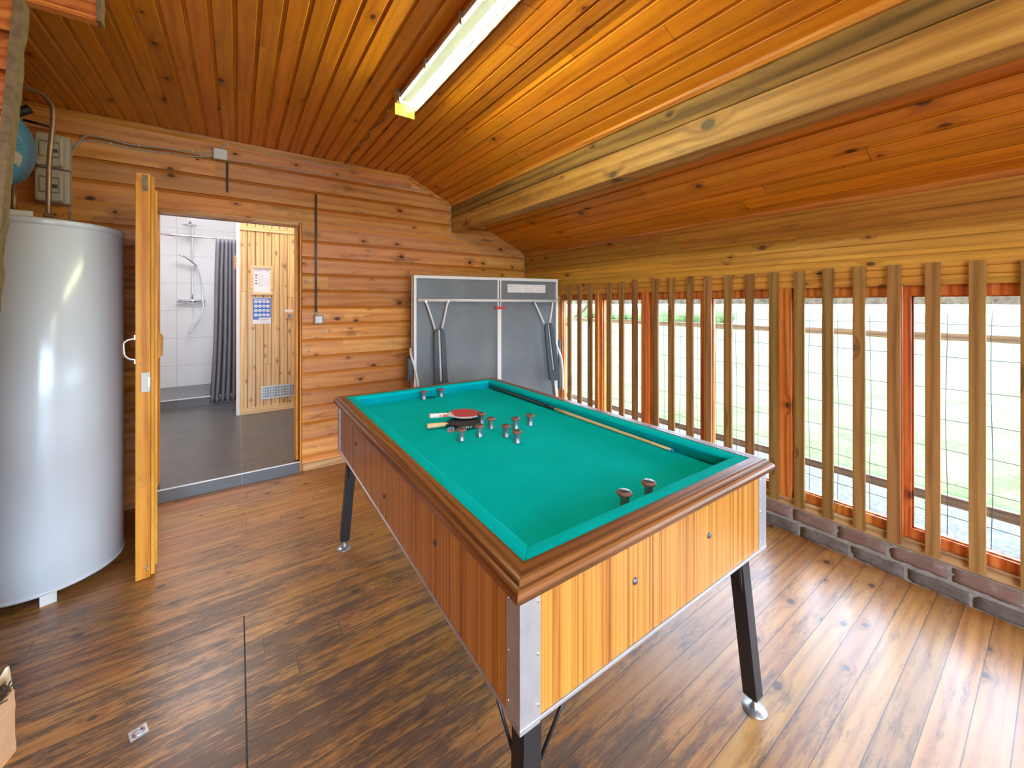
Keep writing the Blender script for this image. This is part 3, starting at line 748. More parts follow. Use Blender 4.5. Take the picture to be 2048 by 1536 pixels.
for r in range(4):
    for c in range(4):
        pic = MB(); ico = MB()
        cx, cz = 0.032 + c*0.0405, 0.266 - r*0.0535
        pic.loft([[(cx + 0.018*math.cos(2*math.pi*i/20), y, cz + 0.018*math.sin(2*math.pi*i/20)) for i in range(20)] for y in (-0.0024, -0.0032)], False)
        kind = (r*4 + c) % 4
        if kind == 0: ico.box((cx-0.002,-0.0038,cz-0.012),(cx+0.003,-0.0033,cz+0.011))
        elif kind == 1: ico.box((cx-0.006,-0.0038,cz-0.010),(cx+0.006,-0.0033,cz-0.006)); ico.box((cx-0.002,-0.0038,cz-0.006),(cx+0.002,-0.0033,cz+0.009))
        elif kind == 2: ico.add([(cx-0.009,-0.0036,cz-0.010),(cx+0.009,-0.0036,cz-0.010),(cx+0.001,-0.0036,cz+0.010)],[(0,1,2)])
        else: ico.box((cx-0.011,-0.0038,cz-0.003),(cx+0.011,-0.0033,cz+0.002))
        ico.build('pictogram_figure', M['ink'], pic.build('pictogram_disc', M['paper'], po))
lg = MB(); textline(lg, 0.070, 0.044, 0.10, 0.012, -0.0018, rr, 0.01); textline(lg, 0.070, 0.026, 0.09, 0.006, -0.0018, rr, 0.008); lg.build('footer_text', M['greyink'], po)
so = thing('wall_socket', 'square beige wall socket right of the poster on spruce boards', 'socket', (0.53, YS, 1.25))
MB().box((-0.036,-0.025,-0.036),(0.036,-0.001,0.036)).build('housing', M['beige'], so, bevel=0.005)
MB().lathe([(0.022,0),(0.022,0.003),(0.017,0.003),(0.016,-0.001),(0.0,-0.001)], (0,0,0), 24, True, Matrix.Translation((0,-0.026,0)) @ Matrix.Rotation(math.pi/2,4,'X')).build('socket_well', M['creamdk'], so)
tag(MB().box((0.482, YS-0.004, 1.297),(0.575, YS-0.001, 1.325)).build('label_strip', M['paper']), 'small pale label strip stuck just above the beige socket', 'label')
ve = thing('wall_vent', 'wide metal ventilation grille low on the spruce wall', 'vent', (0.234, YS, 0.245))
MB().box((0,-0.004,0),(0.42,-0.001,0.155)).build('backing', M['ventdark'], ve)
vg = MB(); vg.box((0,-0.012,0),(0.42,-0.004,0.016)); vg.box((0,-0.012,0.139),(0.42,-0.004,0.155)); vg.box((0,-0.012,0.016),(0.012,-0.004,0.139)); vg.box((0.408,-0.012,0.016),(0.42,-0.004,0.139))
for i in range(24): vg.box((0.016+i*0.0165,-0.010,0.016),(0.026+i*0.0165,-0.004,0.139))
for i in range(3): vg.box((0.012,-0.011,0.044+i*0.031),(0.408,-0.004,0.050+i*0.031))
vg.build('grille', M['galv'], ve)
tag(MB().box((-0.030, YS-0.03, 1.80),(-0.012, YS+0.02, 1.96)).build('wall_hook_block', M['trim'], bevel=0.004), 'small orange wooden block fixed to the white edge of the spruce wall', 'block')

# ---------------------------------------------------------------- open door leaf
A = Vector((-0.337, 2.700, 0)); B = Vector((-0.470, 3.655, 0))
dr = bpy.data.objects.new('door_1', None); COL.objects.link(dr); struct(dr, 'orange wooden door leaf standing open towards the room, seen edge on')
dr.location = B; dv = (A - B).normalized(); dr.rotation_euler = (0, 0, math.atan2(dv.y, dv.x))
Ld = (A - B).length   # local +x runs from hinge to free edge, local -y is towards the camera's left... 
# local y: +y is to the right of travel? computed so that the thick slab lies at the left side in the picture
ys = -1
MB().box((0, min(0, ys*0.083)+0.0, 0.004), (Ld, ys*0.026, 2.062)).build('leaf_slab', M['leaf'], dr, bevel=0.004)
MB().box((0, ys*0.025, 0.012), (Ld - 0.004, ys*0.010, 2.052)).build('leaf_batten', M['leaf'], dr, bevel=0.002)
MB().box((0, ys*0.010, 0.055), (Ld - 0.008, 0.0, 1.985)).build('leaf_lining', M['leaf'], dr, bevel=0.002)
pb = MB().prism([(0.0, 0.0), (0.022, 0.028), (0.024, 0.12), (0.0, 0.155)][::-1], 'x', Ld - 0.12, Ld - 0.035)
pb.v = [Vector((p.x, p.y, p.z + 1.105)) for p in pb.v]
pb.build('pull_block', M['leaf'], dr, bevel=0.003)
hd = MB(); hd.tube(smooth_path([(Ld-0.04, -0.083, 1.115), (Ld-0.04, -0.105, 1.122), (Ld-0.04, -0.122, 1.145), (Ld-0.04, -0.125, 1.185), (Ld-0.04, -0.122, 1.205), (Ld-0.04, -0.105, 1.218), (Ld-0.04, -0.083, 1.222)], 6), 0.006, 10)
hd.box((Ld-0.05, -0.087, 1.095),(Ld-0.03,-0.082,1.118)); hd.box((Ld-0.05, -0.087, 1.218),(Ld-0.03,-0.082,1.240))
hd.build('pull_handle', M['chrome'], dr)
MB().box((Ld-0.001, -0.062, 0.950), (Ld+0.0022, -0.027, 1.050)).build('lock_plate', M['cream'], dr, bevel=0.002)
MB().box((Ld+0.001, -0.036, 0.978), (Ld+0.0045, -0.028, 1.026)).build('latch_bolt', M['steel'], dr)
MB().box((Ld-0.0005, -0.058, 1.972), (Ld+0.0012, -0.036, 2.054)).build('weathered_patch', M['endgrain'], dr)
for zz, yy in ((1.092,-0.06),(0.060,-0.045),(0.045,-0.038),(0.063,-0.034)):
    MB().lathe([(0.005,0),(0.004,0.002),(0,0.0025)], (0,0,0), 12, True, Matrix.Translation((Ld, yy, zz)) @ Matrix.Rotation(math.pi/2,4,'Y')).build('screw', M['steel'], dr)

# ---------------------------------------------------------------- water heater and plumbing
HX, HY = -0.79, 2.99
wh = thing('water_heater', 'large white cylindrical water heater standing by the open door', 'water heater', (HX, HY, 0))
R = 0.275
MB().lathe([(R-0.004, 0.062), (R, 0.068), (R, 1.765), (R-0.004, 1.77)], n=96).build('tank_jacket', M['enamel'], wh)
MB().lathe([(0, 0.045), (R-0.02, 0.045), (R+0.001, 0.050), (R+0.003, 0.060), (R+0.002, 0.066), (R-0.02, 0.066)], n=96).build('bottom_ring', M['enamel'], wh)
MB().lathe([(R-0.02, 1.764), (R+0.002, 1.766), (R+0.003, 1.790), (R-0.002, 1.796), (R-0.012, 1.800), (R-0.05, 1.805), (0, 1.808)], n=96).build('top_lid', M['enamel'], wh)
for a in (-75, 45, 165):
    ft = MB(); Mx = Matrix.Rotation(math.radians(a), 4, 'Z')
    ft.box((R-0.05, -0.024, 0.0), (R-0.005, 0.024, 0.004), Mx); ft.box((R-0.012, -0.024, 0.0), (R-0.004, 0.024, 0.048), Mx)
    ft.box((R-0.05, -0.026, 0.0), (R-0.004, -0.022, 0.05), Mx); ft.box((R-0.05, 0.022, 0.0), (R-0.004, 0.026, 0.05), Mx)
    ft.build('foot', M['white'], wh)
MB().box((-0.105, -0.11, 1.80), (-0.02, -0.10, 1.848)).build('connection_cover', M['white'], wh, bevel=0.004)
hp = thing('hot_water_pipe', 'dull copper pipe rising from the heater top and bending left near the ceiling', 'pipe', (HX, HY, 1.808))
pts = [(0.002,0,0.0),(0.004,0,0.30),(0.016,0,0.50),(0.018,0,0.56),(0.012,0,0.615),(-0.02,0,0.655),(-0.07,0,0.668),(-0.22,0,0.690),(-0.45,0,0.72)]
MB().tube(smooth_path(pts, 8), 0.0105, 14).build('pipe_run', M['copper'], hp)
ft = MB(); ft.lathe([(0.020,0),(0.020,0.018),(0.016,0.020),(0.016,0.032),(0.019,0.034),(0.019,0.048),(0.011,0.052)], (0.002,0,0), 6, False); ft.build('brass_fitting', M['copper'], hp)
et = thing('expansion_tank', 'light blue round expansion vessel above the water heater at the left edge', 'expansion tank', (-1.03, 3.085, 1.81))
tm = MB(); pr = []
for i in range(25):
    a = math.pi*i/24; pr.append((0.170*math.sin(a)**0.85 if 0 < i < 24 else 0.0, 0.38 - 0.215*math.cos(a)))
tm.lathe(pr, n=48); tm.build('vessel', M['blue'], et)
MB().tube([(0.10,0.0,0.0),(0.10,0.0,0.22)], 0.011, 12).build('connection_pipe', M['copper'], et)
MB().tube([(0.065,0.0,0.0),(0.065,0.0,0.2)], 0.013, 12).build('connection_pipe', M['copper'], et)
# rating sticker and round gauge cap on the visible side, wrapped on the vessel
def onvessel(az, el, r_add=0.0):
    a = math.radians(90 - el); rr_ = 0.170*math.sin(a)**0.85 + r_add
    return Vector((rr_*math.cos(math.radians(az)), rr_*math.sin(math.radians(az)), 0.38 + (0.215 + r_add)*math.cos(a)))
st = MB(); g = [[onvessel(-40 + 14*i/6, -24 + 16*j/6 - 6*i/6, 0.0015) for i in range(7)] for j in range(7)]
st.add([p for r in g for p in r], [(j*7+i, j*7+i+1, (j+1)*7+i+1, (j+1)*7+i) for j in range(6) for i in range(6)], True)
st.build('rating_sticker', M['cream'], et)
p = onvessel(-37, 6, -0.002); nrm = (p - Vector((0,0,0.38))).normalized()
MB().lathe([(0.030,0),(0.030,0.006),(0.024,0.008),(0.020,0.004),(0.008,0.004),(0.006,0.014),(0,0.015)], n=28, M=Matrix.Translation(p) @ nrm.to_track_quat('Z','Y').to_matrix().to_4x4()).build('valve_cap', M['blue'], et)
# side branch pipes and lagging behind the vessel
bp = thing('black_lagged_pipe', 'black lagged pipe fittings behind the blue vessel under the ceiling', 'pipe', (-1.0, 3.55, 2.45))
MB().tube(smooth_path([(-0.45,0,0.05),(-0.2,0,0.06),(-0.10,-0.02,0.03),(-0.06,-0.04,0.05),(0.00,-0.03,0.10)], 6), 0.024, 12).build('lagging', M['blackrubber'], bp)
MB().tube([(-0.03,-0.02,0.03),(0.07,-0.01,0.02)], 0.008, 10).build('thin_pipe', M['darkstrip'], bp)
# fuse boxes
def fusebox(z, label, warn):
    b = thing('fuse_box', label, 'fuse box', (-0.935, YB, z), 0, None)
    MB().box((-0.068,-0.060,-0.104),(0.068,0.0,0.104)).build('housing', M['cream'], b, bevel=0.006)
    MB().box((-0.068,-0.098,-0.100),(0.050,-0.060,0.100)).build('front_cover', M['cream'], b, bevel=0.010)
    MB().box((-0.052,-0.101,-0.050),(0.036,-0.096,0.052)).build('window_surround', M['creamdk'], b, bevel=0.003)
    MB().box((-0.046,-0.1035,-0.042),(0.030,-0.100,0.040)).build('window', M['cream'], b, bevel=0.002)
    sw = MB()
    for i in range(3): sw.box((0.004+0.009*i,-0.108,-0.018),(0.011+0.009*i,-0.103,0.004))
    sw.build('switch_lever', M['ink'], b)
    for sx in (-0.058, 0.040):
        for sz in (-0.09, 0.09):
            MB().lathe([(0.004,0),(0.003,0.002),(0,0.002)], n=10, M=Matrix.Translation((sx,-0.098,sz)) @ Matrix.Rotation(math.pi/2,4,'X')).build('screw', M['creamdk'], b)
    if warn:
        MB().loft([[(-0.030,y,-0.050),(0.008,y,-0.050),(-0.011,y,-0.015)] for y in (-0.1025,-0.1048)], False).build('warning_triangle', M['yellow'], b)
        bo_ = MB(); bo_.add([(-0.013,-0.1052,-0.024),(-0.008,-0.1052,-0.026),(-0.010,-0.1052,-0.034),(-0.006,-0.1052,-0.034),(-0.013,-0.1052,-0.046),(-0.012,-0.1052,-0.037),(-0.016,-0.1052,-0.037)],[(0,1,2,3,4,5,6)])
        bo_.build('lightning_bolt', M['ink'], b)
    return b
fusebox(2.345, 'cream fuse box with yellow warning triangle, the upper one', True)
fusebox(2.128, 'cream fuse box without a warning triangle, the lower one', False)
# cables on the back wall
def cable(name, label, pts, r=0.0045, clips=None, k=8, mat='cable'):
    o = Vector(pts[0]); c = thing(name, label, 'cable', o)
    P = [Vector(p) - o for p in pts]; sp = smooth_path(P, k)
    MB().tube(sp, r, 8).build('sheath', M[mat], c)
    if clips:
        for q in clips:
            pt_ = sp[min(len(sp)-2, int(q*(len(sp)-1)))]
            MB().box((-0.004,-0.008,-0.007),(0.004,0.006,0.007)).build('cable_clip', M['clip'], c, M=Matrix.Translation(pt_))
    return c
yc = YB - 0.006
cable('electric_cable', 'grey cable curving out of the upper fuse box along the wall', [(-0.875,yc-0.02,2.395),(-0.850,yc,2.43),(-0.80,yc,2.495),(-0.72,yc,2.500),(-0.60,yc,2.485),(-0.40,yc,2.500),(-0.25,yc,2.512),(-0.146,yc,2.530)], 0.005, [0.42,0.62,0.85])
cable('electric_cable', 'grey cable rising beside the fuse boxes and turning along the wall', [(-0.872,yc,1.86),(-0.875,yc,2.0),(-0.878,yc,2.24),(-0.870,yc,2.35),(-0.835,yc,2.44),(-0.76,yc,2.472),(-0.60,yc,2.462),(-0.40,yc,2.468),(-0.25,yc,2.480),(-0.146,yc,2.500)], 0.005, [0.12,0.25,0.62,0.78,0.92])
cable('electric_cable', 'thin grey cable from junction box past the beam to the corner', [(-0.061,yc,2.490),(0.30,yc,2.508),(0.819,yc,2.512),(1.083,yc,2.508),(1.42,yc,2.521),(1.577,yc,2.512),(1.723,yc,2.462),(1.795,yc,2.400),(1.808,yc,2.300),(1.808,yc,2.150),(1.822,yc,2.100),(1.88,yc,2.082),(2.10,yc,2.078),(2.348,yc,2.080),(2.551,yc,2.077),(2.660,yc,2.020),(2.735,yc-0.005,1.970),(2.750,yc-0.01,1.90),(2.750,yc-0.01,1.5),(2.750,yc-0.01,0.9)], 0.004, [0.03,0.09,0.14,0.19,0.24,0.31,0.38,0.47,0.62,0.70,0.76])
cable('electric_cable', 'thin grey cable running just under the ceiling edge above the junction box', [(-0.101,yc,2.560),(-0.085,yc,2.60),(-0.03,yc,2.610),(0.283,yc,2.604),(0.736,yc,2.600),(0.770,yc-0.012,2.612)], 0.004, [0.35,0.55,0.75,0.97])
cable('electric_cable', 'wavy brown lamp cable clipped across the ceiling boards', [(0.770,yc-0.02,2.626),(0.785,3.5,2.629),(0.765,3.40,2.629),(0.790,3.25,2.629),(0.770,3.12,2.629),(0.795,2.98,2.629),(0.775,2.84,2.629),(0.800,2.65,2.629),(0.785,2.47,2.629),(0.790,2.33,2.63)], 0.004, [0.22,0.44,0.66,0.88], mat='conduit')
jb = thing('junction_box', 'small square white junction box on the wall where the cables meet', 'junction box', (-0.104, YB, 2.523))
MB().box((-0.044,-0.030,-0.041),(0.044,0,0.041)).build('box', M['cream'], jb, bevel=0.004)
MB().box((-0.040,-0.038,-0.037),(0.040,-0.029,0.037)).build('lid', M['white'], jb, bevel=0.004)
tag(MB().box((-0.070, YB-0.010, 2.247),(-0.056, YB, 2.474)).build('dark_metal_strip', M['darkstrip'], bevel=0.002), 'short dark metal strip screwed below the junction box', 'metal strip')
cd = thing('cable_conduit', 'long thin dark conduit running down the wall to the switch', 'conduit', (0.546, YB, 1.31))
MB().tube([(0,-0.009,0.02),(0,-0.009,1.02)], 0.009, 12).build('tube', M['conduit'], cd)
lsw = thing('light_switch', 'small grey light switch at the bottom of the dark conduit', 'light switch', (0.565, YB, 1.265))
MB().box((-0.036,-0.032,-0.038),(0.036,0,0.038)).build('housing', M['creamdk'], lsw, bevel=0.004)
MB().box((-0.026,-0.038,-0.028),(0.026,-0.031,0.028)).build('rocker', M['white'], lsw, bevel=0.003)
MB().box((-0.028,-0.020,0.036),(-0.010,-0.002,0.058)).build('cable_gland', M['creamdk'], lsw, bevel=0.003)
for (x, z, lb) in ((0.472, 1.586, 'dark round bolt head in the siding beside the door frame'), (0.600, 1.167, 'brass screw head in the siding just below the switch'), (0.655, 1.165, 'darker screw head in the siding, right of the brass one'), (0.494, 1.003, 'grey screw head in the siding low beside the door frame')):
    tag(MB().lathe([(0.011,0),(0.010,0.005),(0.006,0.008),(0,0.009)], n=16, M=Matrix.Translation((x, YB, z)) @ Matrix.Rotation(math.pi/2,4,'X')).build('bolt_head', M['steel']), lb, 'bolt')

# ---------------------------------------------------------------- fluorescent lamp
def make_lamp(y0, label):
    lm = thing('fluorescent_lamp', label, 'lamp', (0.815, y0, 2.545))
    Ll = 1.52
    bs = MB().prism([(-0.060,0.035),(-0.050,0.065),(0.050,0.065),(0.060,0.035),(0.062,0.020),(-0.062,0.020)], 'y', -Ll, 0.0); bs.build('base_tray', M['cream'], lm)
    rings = []
    for i, (yy, sc) in enumerate([(0.004,0.55),(0.0,0.8),(-0.012,0.96),(-0.035,1.0)] + [(-Ll+0.035,1.0),(-Ll+0.012,0.96),(-Ll,0.8),(-Ll-0.004,0.55)]):
        rings.append([(0.058*sc*math.cos(a), yy, 0.022 + 0.062*sc*math.sin(a)) for a in [math.pi + math.pi*q/18 for q in range(19)]])
    dc = MB(); dc.loft(rings, True, False, False); dc.build('clear_cover', M['diff'], lm)
    MB().tube([(0.006,-0.05,0.000),(0.006,-Ll+0.05,0.000)], 0.014, 14).build('tube', M['tube'], lm)
    MB().box((-0.045,-Ll+0.03,0.020),(0.045,-0.03,0.024)).build('reflector', M['creamdk'], lm)
    for yy in (-0.05, -0.43, -0.80, -1.2):
        cl = MB(); cl.box((-0.068,yy-0.008,0.000),(-0.058,yy+0.008,0.036)); cl.box((-0.074,yy-0.005,0.028),(-0.060,yy+0.005,0.050)); cl.build('clip', M['steel'], lm)
make_lamp(2.23, 'long fluorescent batten lamp with clear cover hung under the ceiling, in view')
make_lamp(-0.35, 'added second batten lamp behind the camera, unseen, for fill light')  # added, no second lamp is seen; brightens walls and ceiling
for yy, lb in ((2.25, 'orange wooden hanger board at the visible end of the lamp'), (0.66, 'orange wooden hanger board at the hidden end of the lamp')):
    hb = thing('lamp_hanger_board', lb, 'hanger board', (0.75, yy, 2.503))
    MB().box((0,0,0),(0.118,0.016,0.135)).build('board', M['leaf'], hb, bevel=0.001)
    br = MB(); br.box((0.004,-0.003,0.065),(0.020,0.0,0.135)); br.box((0.004,-0.03,0.132),(0.020,0.0,0.135)); br.build('bracket', M['steel'], hb)

# ---------------------------------------------------------------- slats in front of the windows
slY = [(2.936,2.878),(2.793,2.738),(2.658,2.596),(2.418,2.363),(2.278,2.224),(2.14,2.084),(1.938,1.883),(1.797,1.743),(1.645,1.594),(1.509,1.458),(1.367,1.319),(1.228,1.18),(1.088,1.039),(0.949,0.903),(0.811,0.766),(0.673,0.63),(0.535,0.494),(0.399,0.356),(0.259,0.217),(0.118,0.068)]
slT = [568.4,568,566.7,565,562.7,559,557.5,555,553,552.8,551,548,545,542.7,537.7,533,530,524.6,520,518]
ordn = ['first','second','third','fourth','fifth','sixth','seventh','eighth','ninth','tenth','eleventh','twelfth','thirteenth','fourteenth','fifteenth','sixteenth','seventeenth','eighteenth','nineteenth','twentieth']
XS = 2.748
for i, (a, b) in enumerate(slY):
    ym = (a + b) / 2
    d = XS*0.5749 + ym*0.8182
    zt = 1.4 + (607.34 - slT[i]) / 781.7 * d
    s_ = MB(); w2 = 0.0255
    s_.box((-0.0, -w2, 0.178), (0.019, w2, zt))
    o = s_.build('wooden_slat', M['slat'], bevel=0.0015)
    o.location = (XS, ym, 0); o.rotation_euler = (0, random.uniform(-0.001, 0.001), 0)
    lb = {0: 'upright pine slat over the windows, nearest the folded table tennis table', 19: 'upright pine slat over the windows, cut by the right edge of the photo'}.get(i)
    if lb is None:
        lb = ('upright pine slat over the windows, %s from the table tennis table' % ordn[i]) if i < 10 else ('upright pine slat over the windows, %s from the right edge' % ordn[19 - i])
    tag(o, lb, 'slat', 'upright slats in front of the windows')
# ---------------------------------------------------------------- bumper pool table
TX, TY, TR = 0.4273, 0.5906, -0.0136
TW, TL = 1.0795, 1.8412
ta = thing('bumper_pool_table', 'bumper pool table with green cloth, striped wood sides and black legs', 'pool table', (TX, TY, 0), TR)
ZR, BED = 0.867, 0.81
def mitre(prof, side, W_=TW, L_=TL):
    """prof: list of (inset, z) closed polygon; side in front/back/left/right; ends cut at 45 degrees"""
    mb = MB()
    def P(o, z, e):
        if side == 'front': return ((o, o, z) if e == 0 else (W_ - o, o, z))
        if side == 'back': return ((o, L_ - o, z) if e == 0 else (W_ - o, L_ - o, z))
        if side == 'left': return ((o, o, z) if e == 0 else (o, L_ - o, z))
        return ((W_ - o, o, z) if e == 0 else (W_ - o, L_ - o, z))
    mb.loft([[P(o, z, e) for o, z in prof] for e in (0, 1)], False)
    return mb
railp = [(0.024,0.826),(0.010,0.827),(0.003,0.831),(0.0,0.838),(0.0,0.844),(0.003,0.851),(0.008,0.855),(0.0135,0.8565),(0.0145,0.861),(0.018,0.8655),(0.024,0.867),(0.057,0.867),(0.057,0.826)]
cush = [(0.057,0.856),(0.0575,0.8655),(0.070,0.8665),(0.092,0.8655),(0.101,0.861),(0.104,0.855),(0.102,0.849),(0.080,0.812),(0.080,0.808),(0.057,0.808)]
for sd_ in ('front', 'back', 'left', 'right'):
    o = mitre(railp, sd_).build('wooden_rail', M['rail'] if sd_ in ('front','back') else M['raily'], ta)
    for p in o.data.polygons: p.use_smooth = False
    o['label'] = '%s mahogany brown rail' % {'front':'near','back':'far','left':'left','right':'right'}[sd_]
    mitre(cush, sd_).build('cushion', M['felt'], ta, bevel=0.002)
MB().box((0.06,0.06,0.785),(TW-0.06,TL-0.06,BED)).build('playing_bed', M['felt'], ta)
for yy in (0.115, TL-0.115):
    pk = MB(); pk.lathe([(0.034,0.0005),(0.036,0.0012),(0.040,0.0012),(0.042,0.0)], (TW/2+0.005, yy, BED), 32); pk.build('pocket_ring', M['felt'], ta)
    pk = MB(); pk.lathe([(0.034,0.0),(0.034,0.0008),(0,0.0008)], (TW/2+0.005, yy, BED), 32); pk.build('pocket_cup', plain('pocket_green', (0.0,0.10,0.06), 0.25) if yy < 1 else bpy.data.materials['pocket_green'], ta)
ov = 0.0233; zc0 = 0.564; th = 0.016
for nm, a, b in (('front', (ov, ov), (TW-ov, ov+th)), ('back', (ov, TL-ov-th), (TW-ov, TL-ov)), ('left', (ov, ov+th), (ov+th, TL-ov-th)), ('right', (TW-ov-th, ov+th), (TW-ov, TL-ov-th))):
    MB().box((a[0], a[1], zc0+0.004), (b[0], b[1], 0.828)).build('side_panel', M['laminate'], ta)
MB().box((ov+th, ov+th, zc0+0.01), (TW-ov-th, TL-ov-th, zc0+0.02)).build('underside', M['darkgrey'], ta)
# bottom aluminium edge strips
q = 0.004
for a, b in (((ov-q, ov-q), (TW-ov+q, ov+th)), ((ov-q, TL-ov-th), (TW-ov+q, TL-ov+q)), ((ov-q, ov), (ov+th, TL-ov)), ((TW-ov-th, ov), (TW-ov+q, TL-ov))):
    MB().box((a[0], a[1], zc0-0.002), (b[0], b[1], zc0+0.008)).build('edge_strip', M['alum'], ta, bevel=0.002)
# corner plates
for sx in (0, 1):
    for sy in (0, 1):
        cx = ov-0.003 if sx == 0 else TW-ov+0.003; cy = ov-0.003 if sy == 0 else TL-ov+0.003
        dx = 1 if sx == 0 else -1; dy = 1 if sy == 0 else -1
        poly = [(cx,cy),(cx+dx*0.051,cy),(cx+dx*0.051,cy+dy*0.004),(cx+dx*0.004,cy+dy*0.004),(cx+dx*0.004,cy+dy*0.049),(cx,cy+dy*0.049)]
        if dx*dy < 0: poly = poly[::-1]
        c_ = MB().prism(poly, 'z', zc0-0.006, 0.828).build('corner_plate', M['alum'], ta, bevel=0.001)
        for zz in (0.598, 0.70, 0.806):
            MB().lathe([(0.0035,0),(0.003,0.0015),(0,0.002)], n=12, M=Matrix.Translation((cx+dx*0.044, cy, zz)) @ Matrix.Rotation(math.pi/2*(1 if dy>0 else -1),4,'X')).build('screw', M['chrome'], c_)
            MB().lathe([(0.0035,0),(0.003,0.0015),(0,0.002)], n=12, M=Matrix.Translation((cx, cy+dy*0.042, zz)) @ Matrix.Rotation(-math.pi/2*(1 if dx>0 else -1),4,'Y')).build('screw', M['chrome'], c_)
        # leg: square, leaning outwards
        def LP(a): return Vector((a if sx == 0 else TW-a, a if sy == 0 else TL-a, 0))
        t0 = LP(0.088); t0.z = 0.60; b0 = LP(0.050); b0.z = 0.045
        lg_ = MB(); hw_ = 0.0235
        def sq(c, w, z): return [(c.x-w, c.y-w, z), (c.x+w, c.y-w, z), (c.x+w, c.y+w, z), (c.x-w, c.y+w, z)]
        lg_.loft([sq(b0, hw_*0.55, 0.040), sq(b0, hw_*0.98, 0.052), sq(t0, hw_, 0.60)], False)
        lo_ = lg_.build('leg', M['black'], ta, bevel=0.002)
        f0 = LP(0.046)
        fo = MB(); fo.lathe([(0.0,0.0),(0.036,0.0),(0.038,0.002),(0.037,0.004),(0.020,0.008),(0.010,0.012),(0.009,0.024),(0.005,0.026),(0.005,0.046),(0,0.046)], (f0.x, f0.y, 0), 40)
        fo.build('levelling_foot', M['steel'], lo_)
        # two thin braces
        m_ = t0.lerp(b0, 0.33); m_.z = 0.60 - 0.185
        m_.x -= dx*0.0; 
        MB().tube([(m_.x+dx*0.024, m_.y-dy*0.012, m_.z), (t0.x+dx*0.085, t0.y-dy*0.050, zc0+0.012)], 0.0042, 8).build('brace', M['black'], lo_)
        MB().tube([(m_.x-dx*0.012, m_.y+dy*0.024, m_.z), (t0.x-dx*0.050, t0.y+dy*0.085, zc0+0.012)], 0.0042, 8).build('brace', M['black'], lo_)
# bolt caps
for x in (0.368, 0.702):
    for side in (0, 1):
        yb_ = ov if side == 0 else TL-ov
        MB().lathe([(0.009,0),(0.0095,0.001),(0.008,0.002),(0.007,0.0025),(0.004,0.005),(0,0.006)], n=20, M=Matrix.Translation((x, yb_, 0.722)) @ Matrix.Rotation(math.pi/2*(1 if side == 0 else -1),4,'X')).build('bolt_cap', M['cap'], ta)
for y, zz in ((0.434,0.725),(0.922,0.658),(1.390,0.724)):
    MB().lathe([(0.009,0),(0.0095,0.001),(0.008,0.002),(0.007,0.0025),(0.004,0.005),(0,0.006)], n=20, M=Matrix.Translation((ov, y, zz)) @ Matrix.Rotation(-math.pi/2,4,'Y')).build('bolt_cap', M['cap'], ta)

Mt = Matrix.Translation((TX, TY, 0)) @ Matrix.Rotation(TR, 4, 'Z')
def tw(u, v, z=BED): return Mt @ Vector((u, v, z))
# bumpers
def make_bumper():
    b = thing('bumper_post', '', 'bumper')
    MB().lathe([(0,0),(0.0150,0),(0.0150,0.002),(0.0135,0.004),(0.0135,0.041),(0.0145,0.043)], n=28).build('post', M['postmetal'], b)
    rg = MB(); rg.loft([[((0.0165+0.0058*math.cos(q))*math.cos(a), (0.0165+0.0058*math.cos(q))*math.sin(a), 0.0455+0.0058*math.sin(q)) for q in [2*math.pi*j/12 for j in range(12)]] for a in [2*math.pi*i/32 for i in range(33)]], True, False)
    rg.build('rubber_ring', M['rubber'], b)
    MB().lathe([(0.0165,0.047),(0.0165,0.0515),(0.0150,0.0528),(0,0.0532)], n=28).build('top_disc', M['cap'], b)
    return b
c0 = 0.541; cy0 = 0.921
bl_ = [
 (c0-0.19, cy0, 'bumper at the left end of the cross, beside the chalk cube'),
 (c0-0.10, cy0, 'bumper just right of the leftmost one in the cross'),
 (c0, cy0+0.067, 'inner bumper of the far arm of the cross'),
 (c0+0.004, cy0+0.162, 'bumper touching the tip of the red bat, at the far end'),
 (c0-0.004, cy0-0.068, 'inner bumper of the near arm of the cross'),
 (c0+0.096, cy0, 'bumper directly behind the nearest one of the cross'),
 (c0-0.006, cy0-0.157, 'nearest bumper of the cross, its post fully visible'),
 (c0+0.184, cy0+0.003, 'bumper at the right end of the cross, closest to the cue'),
 (0.490, 1.703, 'left one of the two bumpers at the far pocket'),
 (0.606, 1.706, 'right one of the two bumpers at the far pocket'),
 (0.482, 0.150, 'left one of the two large bumpers at the near cushion'),
 (0.593, 0.150, 'right one of the two large bumpers at the near cushion')]
proto = make_bumper()
for i, (u, v, lb) in enumerate(bl_):
    if i == 0: b = proto
    else:
        b = proto.copy(); COL.objects.link(b)
        for ch in [c for c in proto.children]:
            c = ch.copy(); COL.objects.link(c); c.parent = b
    b.location = tw(u, v); b.rotation_euler = (0, 0, i*0.7); b['label'] = lb; b['category'] = 'bumper'; b['group'] = 'metal bumpers with rubber rings on the pool table'
# cue
c_a = tw(0.992, 1.735, BED+0.0155); c_b = tw(0.984, 0.325, BED+0.0065)
cue = thing('pool_cue', 'pool cue with black butt and pale shaft lying along the right cushion', 'cue', c_a)
dv = (c_b - c_a); Lc = dv.length; dn = dv.normalized()
def cp_(t): return dn * (t*Lc)
def cr_(t): return 0.0145 - 0.0085*t
def seg(name, t0, t1, mat):
    n_ = 8; MB().tube([cp_(t0 + (t1-t0)*i/n_) for i in range(n_+1)], 0.01, 20, rad=[cr_(t0 + (t1-t0)*i/n_) for i in range(n_+1)]).build(name, mat, cue)
seg('butt', 0.0, 0.49, M['blackgloss']); seg('joint_collar', 0.49, 0.497, M['chrome']); seg('shaft', 0.497, 0.985, M['maple']); seg('ferrule', 0.985, 0.994, M['white']); seg('tip', 0.994, 1.0, M['chalkblue'])
